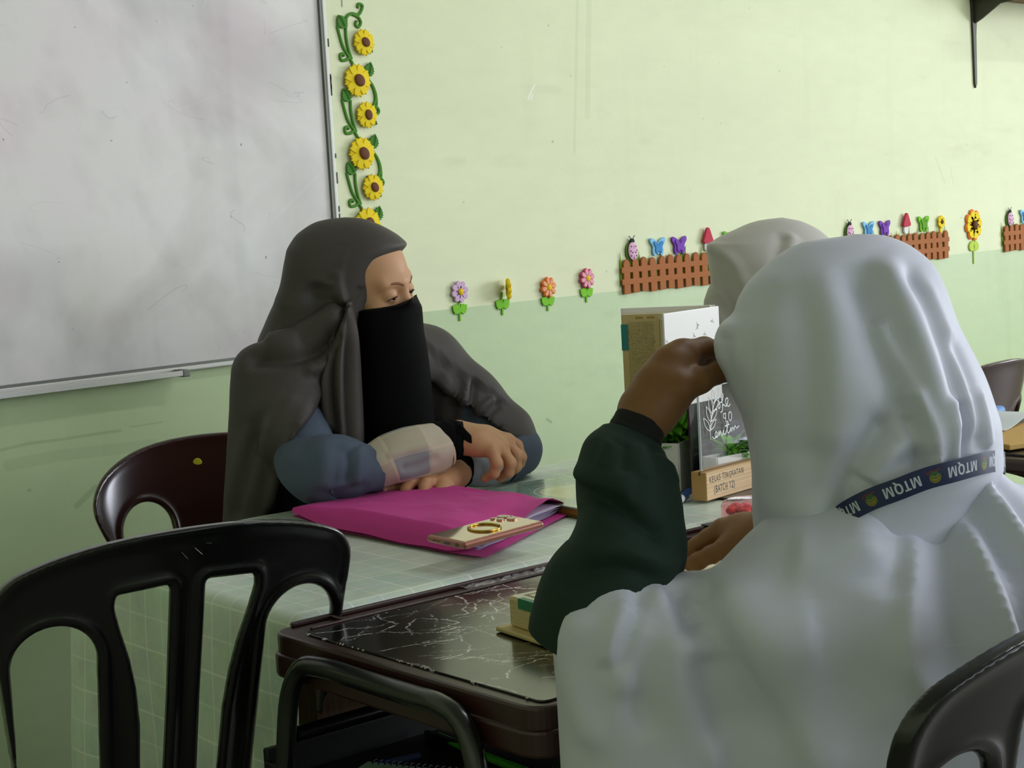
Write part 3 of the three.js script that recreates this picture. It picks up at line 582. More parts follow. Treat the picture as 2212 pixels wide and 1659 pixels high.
{
  const { x, z, turn, len, dep } = TABLE, R = 0.02, NX = 200, NZ = 110, drop = 0.37, near = 0.07, pos = [], uv = [], idx = [];
  // the sheet: a runs along the table (below 0: the hanging left end), b across it (past dep: the near edge)
  for (let j = 0; j <= NZ; j++) for (let i = 0; i <= NX; i++) {
    const a = lerp(-drop, len + 0.02, i / NX), b = lerp(-0.03, dep + near, j / NZ);
    let px = a, py = 0.7475, pz = b;
    py += 0.0016 * fbm(a * 9, b * 9, 2, 3) + 0.006 * Math.max(0, fbm(a * 5 + 3, b * 4, 8, 3)) * smooth(0.25, 0, b);
    if (a < 0) { const s = -a, arc = Math.min(s, R * 1.57), th = arc / R, down = s - arc; px = -R * Math.sin(th); py -= R * (1 - Math.cos(th)) + down * 0.985; px -= down * 0.04 + 0.006 * Math.sin(b * 17 + 1) * smooth(0, 0.3, down) + 0.02 * fbm(b * 6, down * 3, 4, 2) * smooth(0, 0.2, down); pz += down * (0.03 * fbm(down * 5, b * 2, 1, 2)); }
    if (b > dep) { const s = b - dep, arc = Math.min(s, R * 1.57), th = arc / R, down = s - arc, w = smooth(-0.06, 0.02, a); py -= (R * (1 - Math.cos(th)) + down * 0.9) * w; pz = lerp(dep + 0.02 * Math.min(1, s * 20), dep + R * Math.sin(th), w); }
    pos.push(px, py, pz); uv.push(a, b);
  }
  for (let j = 0; j < NZ; j++) for (let i = 0; i < NX; i++) { const q = j * (NX + 1) + i; idx.push(q, q + NX + 1, q + 1, q + 1, q + NX + 1, q + NX + 2); }
  const g = new THREE.BufferGeometry(); g.setAttribute('position', new THREE.Float32BufferAttribute(pos, 3)); g.setAttribute('uv', new THREE.Float32BufferAttribute(uv, 2)); g.setIndex(idx); g.computeVertexNormals();
  const m = part('tablecloth', g, oilcloth, scene); m.position.set(x, 0, z); m.rotation.y = turn;
  tag(m, 'pale green checked oilcloth over the teacher table, hanging down at its left end', 'tablecloth');
}

// ---------------------------------------------------------------- student desk
const DESK = { x: 1.208, z: 1.296, turn: -0.078, len: 0.86, dep: 0.52 };
const marble = canvasTex(2048, 1024, (g, w, h) => {   // black laminate with white veins, 0.86 x 0.46 m
  g.fillStyle = '#12110d'; g.fillRect(0, 0, w, h);
  const im = g.getImageData(0, 0, w, h), d = im.data;
  for (let j = 0; j < h; j++) for (let i = 0; i < w; i++) { const o = (j * w + i) * 4, k = Math.max(0, fbm(i / 260, j / 200, 3, 4)) * 22 + Math.max(0, fbm(i / 60, j / 60, 6, 2) - 0.2) * 18; d[o] += k; d[o + 1] += k; d[o + 2] += k * 0.85; }
  g.putImageData(im, 0, 0); g.lineCap = 'round';
  for (let n = 0; n < 230; n++) {
    let x = rr(0, w), y = rr(0, h), a = rr(-0.5, 0.5) + (rnd() < 0.5 ? 0.55 : -0.35); const L = rr(6, 26), al = rr(0.25, 0.85);
    for (let s = 0; s < L; s++) {
      const nx = x + Math.cos(a) * rr(6, 24), ny = y + Math.sin(a) * rr(6, 24); g.strokeStyle = `rgba(235,236,225,${Math.min(1, al * rr(0.5, 1.4))})`; g.lineWidth = rr(2, 9);
      g.beginPath(); g.moveTo(x, y); g.lineTo(nx, ny); g.stroke();
      if (rnd() < 0.28) { g.lineWidth = rr(1.2, 3.5); g.beginPath(); g.moveTo(nx, ny); const b = a + rr(-1.2, 1.2); g.lineTo(nx + Math.cos(b) * rr(6, 26), ny + Math.sin(b) * rr(6, 26)); g.stroke(); }
      x = nx; y = ny; a += rr(-0.34, 0.34); if (rnd() < 0.06) a += rr(-1.2, 1.2);
    }
  }
  for (let i = 0; i < 26; i++) { g.fillStyle = `rgba(225,228,215,${rr(0.4, 0.95)})`; g.save(); g.translate(rr(0, w * 0.6), rr(h * 0.3, h)); g.rotate(rr(0, 3)); g.fillRect(0, 0, rr(4, 18), rr(3, 13)); g.restore(); }
  for (let i = 0; i < 4; i++) { g.fillStyle = 'rgba(220,224,210,0.6)'; g.save(); g.translate(rr(100, w * 0.4), rr(h * 0.5, h * 0.9)); g.rotate(rr(-0.3, 0.3)); for (let k = 0; k < 9; k++) for (let r = 0; r < 3; r++) g.fillRect(k * 8, r * 6, 5, 2); g.restore(); }
});
const rimPl = std(0x331714, 0.36, { clearcoat: 0.15, clearcoatRoughness: 0.3 }), tubeBlack = std(0x0c0d0c, 0.3, { clearcoat: 0.4, clearcoatRoughness: 0.2 }), trayPl = std(0x0b0b0c, 0.5);
{
  const { x, z, turn, len, dep } = DESK, t = thing('student_desk', 'black marbled student desk with a brown plastic rim and tubular legs', 'desk', [x, 0, z], turn);
  const rr4 = (x0, z0, x1, z1, r) => { const s = new THREE.Shape(); s.moveTo(x0 + r, z0); s.lineTo(x1 - r, z0); s.quadraticCurveTo(x1, z0, x1, z0 + r); s.lineTo(x1, z1 - r); s.quadraticCurveTo(x1, z1, x1 - r, z1); s.lineTo(x0 + r, z1); s.quadraticCurveTo(x0, z1, x0, z1 - r); s.lineTo(x0, z0 + r); s.quadraticCurveTo(x0, z0, x0 + r, z0); return s; };
  const flat = (s, y0, h, bev) => { const g = extrude(s, h, bev, 8); g.rotateX(Math.PI / 2); return g.translate(0, y0 + h, 0); };   // shape x, y become x, z
  const ring = rr4(0.004, 0.004, len - 0.004, dep - 0.004, 0.03); ring.holes.push(rr4(0.018, 0.05, len - 0.018, dep - 0.012, 0.012));
  const rim = part('desk_rim', flat(ring, 0.712, 0.024, 0.004), rimPl, t);
  part('rim_skirt', flat(rr4(0, 0, len, dep, 0.034), 0.689, 0.022, 0.004), rimPl, rim);
  // raised outer lip and the pen channel along the far edge
  part('rim_lip', merge([box(len - 0.06, 0.006, 0.008, len / 2, 0.743, 0.008, 0.002), box(len - 0.07, 0.005, 0.006, len / 2, 0.7425, 0.044, 0.002), box(0.006, 0.005, 0.036, 0.09, 0.7425, 0.026, 0.002)]), rimPl, rim);
  const top = part('marbled_top', flat(rr4(0.02, 0.052, len - 0.02, dep - 0.014, 0.012), 0.716, 0.0255, 0.001), std(0xffffff, 0.2, { map: marble, clearcoat: 0.35, clearcoatRoughness: 0.12 }), t);
  { const p = top.geometry.attributes.position, uv = top.geometry.attributes.uv; for (let i = 0; i < p.count; i++) uv.setXY(i, p.getX(i) / 0.86, 1 - p.getZ(i) / 0.46); }
  const chips = []; for (let i = 0; i < 30; i++) { const near = rnd() < 0.72; chips.push(box(rr(0.001, 0.005), 0.0012, rr(0.0008, 0.0024)).rotateY(rr(-0.8, 0.8)).rotateZ(rr(-0.2, 0.2)).translate(near ? 0.019 : rr(0.1, 0.6), 0.742, near ? rr(0.06, 0.5) : 0.053)); }
  part('chipped_edge', merge(chips), std(0xc8c8bc, 0.7), t, 'pale chips along the worn laminate edge').userData.kind = 'stuff';
  // tube frames: an inverted U at each short side
  for (const [sx, k] of [[-0.016, 1], [len + 0.016, -1]]) {
    part('leg_frame', tube([[sx - k * 0.03, 0.0, 0.02], [sx - k * 0.022, 0.3, 0.04], [sx - k * 0.008, 0.6, 0.062], [sx - k * 0.003, 0.68, 0.075], [sx, 0.714, 0.1], [sx, 0.722, 0.145], [sx, 0.722, 0.22], [sx, 0.722, 0.33], [sx, 0.722, 0.375], [sx, 0.712, 0.41], [sx - k * 0.003, 0.68, 0.434], [sx - k * 0.008, 0.6, 0.448], [sx - k * 0.022, 0.3, 0.465], [sx - k * 0.03, 0.0, 0.485]], 0.0125, 120, 16), tubeBlack, t);
    part('foot_cap', merge([new THREE.CylinderGeometry(0.017, 0.018, 0.03, 16).translate(sx - k * 0.03, 0.015, 0.02), new THREE.CylinderGeometry(0.017, 0.018, 0.03, 16).translate(sx - k * 0.03, 0.015, 0.485)]), trayPl, t);
  }
  const tray = part('book_tray', merge([box(len + 0.05, 0.008, 0.44, len / 2, 0.556, 0.245, 0.002), box(len + 0.06, 0.042, 0.012, len / 2, 0.578, 0.022, 0.003), box(0.012, 0.03, 0.44, -0.028, 0.57, 0.245, 0.003), box(0.012, 0.03, 0.44, len + 0.028, 0.57, 0.245, 0.003)]), trayPl, t);
  for (const rx of [0.2, 0.5]) part('tray_rib', box(0.006, 0.014, 0.4, rx, 0.565, 0.25), trayPl, tray);
  part('cross_tube', bar([-0.008, 0.62, 0.06], [len + 0.008, 0.62, 0.06], 0.01, 12), tubeBlack, t);
  // crumpled clear tape in the pen channel
  const tape = std(0xd8d4dc, 0.18, { transmission: 0.55, thickness: 0, side: THREE.DoubleSide, clearcoat: 1 });
  const strip = new THREE.PlaneGeometry(0.26, 0.03, 70, 10).rotateX(-Math.PI / 2);
  bent(strip, (v) => { v.y += 0.0025 * Math.abs(noise(v.x * 95, v.z * 120, 3)) + 0.002 * noise(v.x * 240, v.z * 200, 6); v.z += 0.003 * noise(v.x * 60, 1, 2); });
  part('clear_tape', strip.translate(0.43, 0.7405, 0.026), tape, t, 'crumpled strip of clear tape in the pen channel');
}
{ // second desk at the right edge
  const t = thing('student_desk', 'dark student desk with papers at the right edge, beyond the near white hijab', 'desk', [2.86, 0, 1.1], -0.1);
  part('desk_top', box(0.7, 0.03, 0.5, 0.35, 0.722, 0.25, 0.01), rimPl, t);
  part('marbled_top', box(0.65, 0.006, 0.44, 0.35, 0.739, 0.255, 0.002), std(0x191816, 0.25), t);
  for (const lx of [0.02, 0.68]) part('leg_frame', tube([[lx, 0, 0.03], [lx, 0.6, 0.05], [lx, 0.695, 0.1], [lx, 0.695, 0.4], [lx, 0.6, 0.45], [lx, 0, 0.47]], 0.0125, 80, 12), tubeBlack, t);
}

// ---------------------------------------------------------------- things on the tables
const onTable = 0.7495;
const frameXZ = (o, ax) => { const l = Math.hypot(ax[0], ax[1]); return [o, Math.atan2(-ax[1] / l, ax[0] / l)]; };
// pink non-woven folder with papers in its open end
{
  const [A, B, C, D] = [[1.655, 0.772, 0.755], [1.615, onTable + 0.004, 1.245], [1.965, 0.768, 1.1], [1.955, 0.775, 0.742]];   // left tip, near corner, right corner, far corner
  const bil = (u, v) => [0, 1, 2].map((i) => lerp(lerp(A[i], B[i], u), lerp(D[i], C[i], u), v));
  const sheet = (hf, n = 60, inset = 0) => {
    const pos = [], uv = [], idx = [];
    for (let j = 0; j <= n; j++) for (let i = 0; i <= n; i++) { const u = lerp(inset, 1 - inset * 0, i / n), v = lerp(inset, 1 - inset, j / n), p = bil(u, v), q = hf(u, v, p); pos.push(p[0] + (q[1] ?? 0), q[0], p[2] + (q[2] ?? 0)); uv.push(u * 0.5, v * 0.35); }
    for (let j = 0; j < n; j++) for (let i = 0; i < n; i++) { const a = j * (n + 1) + i; idx.push(a, a + 1, a + n + 1, a + 1, a + n + 2, a + n + 1); }
    const g = new THREE.BufferGeometry(); g.setAttribute('position', new THREE.Float32BufferAttribute(pos, 3)); g.setAttribute('uv', new THREE.Float32BufferAttribute(uv, 2)); g.setIndex(idx); g.computeVertexNormals(); return g;
  };
  const t = thing('pink_folder', 'bright pink cloth document folder stuffed with papers, lying under the phone', 'folder');
  const pinkMat = cloth(0xc4308a, 0.8, { sheenColor: new THREE.Color(0xf08cc8), sheen: 0.5 });
  const hump = (u, v) => Math.min(1, 12 * v, 6 * (1 - v), 3.2 * u + 0.1) ** 0.6;
  const topY = (u, v) => onTable + 0.006 + 0.03 * hump(u, v) * (1 - 0.35 * smooth(0.75, 1, u)) + 0.0035 * fbm(u * 5, v * 5, 3, 3) + 0.012 * smooth(0.25, 0, u) + 0.006 * smooth(0.85, 1, u) * (0.6 + Math.sin(v * 9 + 1));
  part('upper_cover', sheet((u, v) => [topY(u, v)]), pinkMat, t);
  part('lower_cover', sheet((u, v) => [Math.min(onTable + 0.0025 + 0.001 * fbm(u * 6, v * 6, 9, 2) + 0.010 * smooth(0.25, 0, u), topY(u, v) - 0.002), 0.012 * smooth(0.8, 1, u), 0.012 * smooth(0.8, 1, u)]), pinkMat, t);
  const pap = std(0xd9d2e8, 0.8, { side: THREE.DoubleSide });
  for (let k = 0; k < 4; k++) part('paper', sheet((u, v) => [onTable + 0.007 + k * 0.0042 * hump(u, v) + 0.0016 * Math.sin(v * 14 + k * 2) * smooth(0.7, 1, u), 0.001 * k, -0.004 + 0.002 * k], 30, 0.07), pap, t);
}
// phone
{
  const t = thing('mobile_phone', 'mobile phone in a rose gold case with a gold ring, on the pink folder', 'phone', [1.63, onTable + 0.0405, 1.258], 0.03);
  t.rotation.z = 0.012; t.rotation.x = 0.05;
  const caseM = std(0x9c5a4c, 0.22, { metalness: 0.25, clearcoat: 0.8, clearcoatRoughness: 0.08 });
  part('case', box(0.166, 0.0105, 0.079, 0, 0, 0, 0.0045), caseM, t);
  part('back_plate', box(0.156, 0.001, 0.070, 0, 0.0054, 0, 0.0004), std(0xc9a184, 0.05, { metalness: 0.75, clearcoat: 1, clearcoatRoughness: 0.03 }), t, 'mirror-like gold back plate');
  part('ring_holder', new THREE.TorusGeometry(0.0235, 0.0016, 12, 60).rotateX(Math.PI / 2).translate(-0.004, 0.0072, 0.001), std(0xcaa84c, 0.2, { metalness: 1 }), t);
  const lensM = std(0x151010, 0.1, { clearcoat: 1 }), bez = std(0xcf9c84, 0.25, { metalness: 0.8 });
  for (const [x, z, r] of [[0.062, -0.026, 0.0085], [0.062, -0.006, 0.0085], [0.047, -0.016, 0.006], [0.044, -0.029, 0.004], [0.071, -0.016, 0.003]]) {
    const l = part('camera_lens', new THREE.CylinderGeometry(r, r, 0.0022, 24).translate(x, 0.0068, z), bez, t);
    part('lens_glass', new THREE.CylinderGeometry(r * 0.78, r * 0.78, 0.0024, 24).translate(x, 0.0069, z), lensM, l);
  }
  part('charging_port', box(0.001, 0.004, 0.011, -0.083, 0, 0.004, 0.0004), lensM, t);
  part('audio_socket', new THREE.CylinderGeometry(0.003, 0.003, 0.001, 18).rotateZ(Math.PI / 2).translate(-0.0831, 0, 0.024), lensM, t);
  part('speaker_slots', merge([0, 1, 2, 3, 4].map((k) => box(0.001, 0.0018, 0.0016, -0.0831, 0, -0.024 + k * 0.0032))), lensM, t);
}
// green book with gilt edges
{
  const P = [[1.971, .878], [1.926, 1.179], [2.22, 1.059], [2.107, .879]], t = thing('gilt_book', 'closed green marbled book with gilt page edges, beside the pink folder', 'book');
  const top = canvasTex(512, 512, (g, w, h) => {
    g.fillStyle = '#8fa795'; g.fillRect(0, 0, w, h);
    for (let i = 0; i < 500; i++) { g.fillStyle = `rgba(${rr(90, 200)},${rr(130, 205)},${rr(110, 190)},0.12)`; g.beginPath(); g.ellipse(rr(0, w), rr(0, h), rr(20, 90), rr(6, 30), rr(0, 3), 0, 7); g.fill(); }
    g.strokeStyle = 'rgba(214,214,160,0.8)'; g.lineWidth = 9; g.strokeRect(30, 30, w - 60, h - 60);
    g.fillStyle = 'rgba(222,220,170,0.85)'; g.beginPath(); g.ellipse(w / 2, h / 2, 120, 150, 0, 0, 7); g.fill(); g.strokeStyle = 'rgba(240,240,220,0.9)'; g.lineWidth = 6; g.beginPath(); g.ellipse(w / 2, h / 2, 140, 172, 0, 0, 7); g.stroke();
    g.strokeStyle = 'rgba(170,160,100,0.8)'; g.lineWidth = 3; for (let i = 0; i < 18; i++) { g.beginPath(); const y = h / 2 - 100 + i * 12; g.moveTo(w / 2 - 70, y); g.bezierCurveTo(w / 2 - 30, y - 10, w / 2 + 20, y + 12, w / 2 + 70, y); g.stroke(); }
  });
  const o = P[0], d = Math.hypot(P[1][0] - o[0], P[1][1] - o[1]), turn = Math.atan2(-(P[1][1] - o[1]), P[1][0] - o[0]), wd = 0.2;
  t.position.set(o[0], onTable, o[1]); t.rotation.y = turn;
  const L = d * 1.02;
  part('page_block', box(L - 0.004, 0.011, wd - 0.004, L / 2 , 0.0075, -wd / 2, 0.002), std(0xb08a30, 0.4, { metalness: 0.35 }), t);
  part('cover', uvUnit(box(L, 0.0035, wd, L / 2, 0.0148, -wd / 2, 0.0012), L, wd), std(0xffffff, 0.25, { map: top, clearcoat: 0.6, clearcoatRoughness: 0.1 }), t);
  part('back_cover', box(L, 0.002, wd, L / 2, 0.001, -wd / 2, 0.0008), std(0x7a6a2c, 0.5), t);
}
function uvUnit(g, w, d) { const p = g.attributes.position, uv = g.attributes.uv; for (let i = 0; i < p.count; i++) uv.setXY(i, p.getX(i) / w, -p.getZ(i) / d); return g; }
// thick prayer book on the student desk
{
  const [A, turn] = frameXZ([1.372, 1.567], [-0.02, 0.1]), t = thing('thick_book', 'thick cream-paged book with a green index tab, under the raised green sleeve', 'book', [A[0], 0.7425, A[1]], turn);
  // local x runs along the near page edge, local z to the left of it, away to the right is -z
  const edge = pixelTex(64, 256, (u, v) => { const k = 205 + 26 * Math.sin(v * 150 + 2 * noise(v * 30, u * 4)) + (rnd() - 0.5) * 16; return [k, k * 0.9, k * 0.66]; });
  const paper = std(0xffffff, 0.75, { map: edge }), W = 0.125, D = 0.17;
  part('cover', box(W + 0.02, 0.006, D + 0.02, W / 2 - 0.002, 0.004, -D / 2 + 0.004, 0.0025), std(0xcdb77a, 0.55), t);
  part('page_block', uvMetresY(box(W, 0.036, D, W / 2, 0.0255, -D / 2, 0.003)), paper, t);
  const top = canvasTex(256, 256, (g, w, h) => { g.fillStyle = '#e6e2c6'; g.fillRect(0, 0, w, h); g.strokeStyle = '#8a8664'; g.lineWidth = 9; g.strokeRect(26, 26, w - 52, h - 52); g.lineWidth = 3; g.strokeStyle = 'rgba(70,70,60,0.7)'; for (let i = 0; i < 14; i++) { g.beginPath(); g.moveTo(50, 52 + i * 12); for (let k = 0; k < 20; k++) g.lineTo(50 + k * 8, 52 + i * 12 + rr(-3, 3)); g.stroke(); } });
  part('open_page', uvUnit2(box(W - 0.004, 0.0012, D - 0.004, W / 2, 0.044, -D / 2), W, D), std(0xffffff, 0.7, { map: top }), t);
  part('index_tab', merge([box(0.042, 0.0115, 0.002, 0.044, 0.0385, 0.0008), box(0.042, 0.0015, 0.008, 0.044, 0.0445, -0.003)]), std(0x2f7a54, 0.4), t, 'green index tab folded over the page edge');
  part('index_tab', box(0.03, 0.008, 0.002, 0.093, 0.031, 0.0008), std(0x20283c, 0.5), t, 'dark index tab');
  part('index_tab', box(0.02, 0.005, 0.0015, 0.066, 0.019, 0.0006), std(0x9a8f3a, 0.5), t, 'small olive index tab');
}
function uvMetresY(g) { const p = g.attributes.position, uv = g.attributes.uv; for (let i = 0; i < p.count; i++) uv.setXY(i, (p.getX(i) + p.getZ(i)) * 4, p.getY(i) * 26); return g; }
function uvUnit2(g, w, d) { const p = g.attributes.position, uv = g.attributes.uv; for (let i = 0; i < p.count; i++) uv.setXY(i, p.getX(i) / w, p.getZ(i) / d); return g; }
// open book under the near girl's writing hand
{
  const t = thing('open_book', 'cream open book under the right hand of the near white-veiled girl', 'book', [1.66, 0.7425, 1.66], 0.75);
  part('page_block', box(0.15, 0.01, 0.2, 0, 0.005, 0, 0.003), std(0xe4dcba, 0.75), t);
  part('page_block', box(0.15, 0.012, 0.2, 0.153, 0.006, 0, 0.003), std(0xe4dcba, 0.75), t);
}
// pencil case and red jar
{
  const t = thing('pencil_case', 'small black pencil case with rounded corners, behind the writing hand', 'case', [1.93, 0.7425, 1.46], -0.1);
  part('body', box(0.1, 0.024, 0.07, 0.03, 0.012, 0, 0.008), std(0x1b191a, 0.5), t); part('zip', box(0.098, 0.002, 0.066, 0.03, 0.0245, 0, 0.001), std(0x3a3634, 0.5), t);
  const j = thing('sweet_tub', 'round clear tub of red sweets beside the wooden sign block', 'tub', [2.055, 0.7425, 1.405]);
  const lat = (p) => new THREE.LatheGeometry(p.map((q) => new THREE.Vector2(...q)), 40);
  part('tub_shell', lat([[0, 0], [0.036, 0], [0.041, 0.006], [0.041, 0.03], [0.037, 0.037], [0.03, 0.04], [0, 0.04]]), std(0xffd8dc, 0.05, { transmission: 0.9, thickness: 0, side: THREE.DoubleSide }), j);
  for (let i = 0; i < 26; i++) { const a = i * 2.4, r = 0.032 * Math.sqrt((i % 13) / 13); part('sweet', new THREE.SphereGeometry(0.008, 12, 8).scale(1.1, 0.75, 1).translate(r * Math.cos(a), 0.01 + (i > 12 ? 0.015 : 0), r * Math.sin(a)), std(i % 3 ? 0xd03a48 : 0xe8848c, 0.35), j); }
}
// ---------------------------------------------------------------- sign, planters, pen
{
  const A = [2.135, 1.259], turn = 0.071, t = thing('desk_sign', 'clear acrylic sign lettered in white, standing in a handwritten wooden block', 'sign', [A[0], onTable, A[1]], turn);
  const BW = 0.17, BH = 0.048, BD = 0.03;
  const wood = canvasTex(1024, 300, (g, w, h) => {
    g.fillStyle = '#d8b98c'; g.fillRect(0, 0, w, h);
    for (let i = 0; i < 120; i++) { g.strokeStyle = `rgba(${rr(120, 190)},${rr(85, 140)},${rr(50, 95)},0.22)`; g.lineWidth = rr(1, 5); const y = rr(0, h); g.beginPath(); g.moveTo(0, y); g.bezierCurveTo(w * 0.3, y + rr(-20, 20), w * 0.6, y + rr(-20, 20), w, y + rr(-30, 10)); g.stroke(); }
    g.fillStyle = 'rgba(60,40,24,0.9)'; g.font = '78px sans-serif'; g.save(); g.translate(50, 118); g.rotate(-0.03);
    const hand = (s, x, y, k) => { let cx = x; for (const c of s) { g.save(); g.translate(cx, y + rr(-4, 4)); g.rotate(rr(-0.05, 0.05)); g.scale(0.86, k); g.lineWidth = 4; g.strokeStyle = g.fillStyle; g.fillText(c, 0, 0); g.strokeText(c, 0, 0); cx += g.measureText(c).width * 0.86 + 5; g.restore(); } };
    hand('KELAS TINGKATAN', 0, 0, 1.15); g.fillStyle = 'rgba(40,26,16,0.95)'; hand('(BATCH 12)', 70, 125, 1.35); g.restore();
  });
  const b = part('wooden_block', box(BW, BH, BD, BW / 2, BH / 2 + 0.003, -BD / 2, 0.0012), std(0xb98f55, 0.55), t);
  part('lettered_face', new THREE.PlaneGeometry(BW - 0.002, BH - 0.002).translate(BW / 2, BH / 2 + 0.003, 0.0006), std(0xffffff, 0.5, { map: wood }), b, 'wooden front lettered by hand');
  part('sheet_slot', box(BW + 0.0006, 0.006, 0.004, BW / 2, BH + 0.0005, -0.0125), std(0x6b4a28, 0.7), b);
  part('foot_plate', box(0.15, 0.003, 0.05, 0.115, 0.0015, 0.008, 0.001), std(0x241c1a, 0.3), t, 'dark foot plate under the block');
  const ac = part('acrylic_sheet', box(BW - 0.008, 0.15, 0.004, BW / 2 + 0.001, BH + 0.068, -0.0125, 0.0006), std(0xffffff, 0.03, { transmission: 1, thickness: 0, ior: 1.45 }), t);
  part('sheet_edge', merge([box(0.0022, 0.139, 0.0042, 0.0052, BH + 0.0735, -0.0125, 0.0006), box(BW - 0.008, 0.0012, 0.0042, BW / 2 + 0.001, BH + 0.143, -0.0125, 0.0004)]), std(0xdfe6ea, 0.25, { transmission: 0.35, thickness: 0 }), ac, 'bright cut edge of the acrylic');
  // white lettering and sprig on the sheet, seen from behind and so reversed
  const W = std(0xf4f6f6, 0.5), stroke = (pts, r = 0.0007) => tube(pts.map(([x, y]) => [x, y + BH, -0.0095]), r, Math.max(10, pts.length * 6), 6), art = [];
  const leafLoop = (x, y, a, l, w) => { const p = []; for (let i = 0; i <= 10; i++) { const u = i / 10, s = Math.sin(Math.PI * u) * w; p.push([u * l, s]); } for (let i = 9; i >= 1; i--) { const u = i / 10; p.push([u * l, -Math.sin(Math.PI * u) * w]); } p.push([0, 0]); const c = Math.cos(a), s = Math.sin(a); return p.map(([q, r]) => [x + q * c - r * s, y + q * s + r * c]); };
  art.push(stroke([[0.032, 0.055], [0.0325, 0.07], [0.036, 0.088], [0.043, 0.105], [0.049, 0.118], [0.052, 0.126]], 0.0008));
  for (const [x, y, a, l] of [[0.032, 0.068, 2.2, 0.03], [0.033, 0.07, 0.75, 0.024], [0.035, 0.083, 1.95, 0.03], [0.036, 0.084, 0.8, 0.027], [0.04, 0.096, 1.8, 0.031], [0.042, 0.1, 0.85, 0.029], [0.046, 0.112, 1.65, 0.026], [0.05, 0.117, 1.1, 0.026]]) art.push(stroke(leafLoop(x, y, a, l, l * 0.17)));
  part('etched_sprig', merge(art), W, ac);
  const script = [
    [[0.056, 0.118], [0.062, 0.113], [0.064, 0.106], [0.06, 0.103], [0.058, 0.107], [0.063, 0.112], [0.07, 0.114], [0.074, 0.124], [0.071, 0.128], [0.0695, 0.118], [0.071, 0.104], [0.069, 0.097], [0.064, 0.096]],
    [[0.07, 0.104], [0.075, 0.108], [0.08, 0.104], [0.084, 0.106], [0.088, 0.114], [0.086, 0.118], [0.081, 0.115], [0.082, 0.108], [0.089, 0.103], [0.094, 0.107]],
    [[0.079, 0.092], [0.0735, 0.0925], [0.073, 0.0855], [0.0785, 0.0845]], [[0.079, 0.0935], [0.0785, 0.078]],
    [[0.0925, 0.094], [0.0885, 0.0905], [0.089, 0.081], [0.0935, 0.078], [0.0965, 0.083], [0.096, 0.091], [0.0925, 0.094]],
    [[0.036, 0.0585], [0.043, 0.0545], [0.048, 0.056], [0.052, 0.063], [0.049, 0.065], [0.0455, 0.06], [0.049, 0.0555], [0.054, 0.057], [0.057, 0.0645], [0.058, 0.057], [0.062, 0.065], [0.064, 0.057], [0.068, 0.058], [0.071, 0.0655], [0.0715, 0.057], [0.077, 0.059], [0.0855, 0.077], [0.0825, 0.078], [0.081, 0.066], [0.085, 0.0575], [0.09, 0.061], [0.093, 0.0665], [0.094, 0.059], [0.099, 0.067], [0.1015, 0.06], [0.106, 0.068], [0.11, 0.063], [0.118, 0.066]],
    [[0.075, 0.0705], [0.0885, 0.0725]],
  ];
  part('white_lettering', merge(script.map((s) => stroke(s, 0.0009))), W, ac, 'white handwritten lettering, reversed');
  // dark rounded panel standing behind the sheet
  const panel = thing('dark_panel', 'black upright panel with a rounded corner behind the acrylic sign', 'panel', [2.203, onTable, 1.173], turn + 0.02);
  const s = new THREE.Shape(); s.moveTo(0, 0.0); s.lineTo(-0.006, 0.17); s.quadraticCurveTo(-0.006, 0.184, 0.014, 0.19); s.lineTo(0.3, 0.212); s.lineTo(0.3, 0.0); s.lineTo(0, 0.0);
  part('panel_board', extrude(s, 0.003, 0.0008).translate(0, 0.001, 0), std(0x101014, 0.25, { clearcoat: 0.5 }), panel);
  part('panel_foot', box(0.26, 0.003, 0.03, 0.15, 0.0015, -0.01, 0.001), std(0x101014, 0.35), panel);
}
function leafBlade(l, w, curl) {
  const g = new THREE.PlaneGeometry(w, l, 6, 12).translate(0, l / 2, 0);
  return bent(g, (v) => { const t = v.y / l, k = Math.sin(Math.PI * Math.pow(t * 0.94 + 0.03, 0.8)); v.x *= k; v.z = -Math.abs(v.x) * 0.35 + curl * l * t * t; });
}
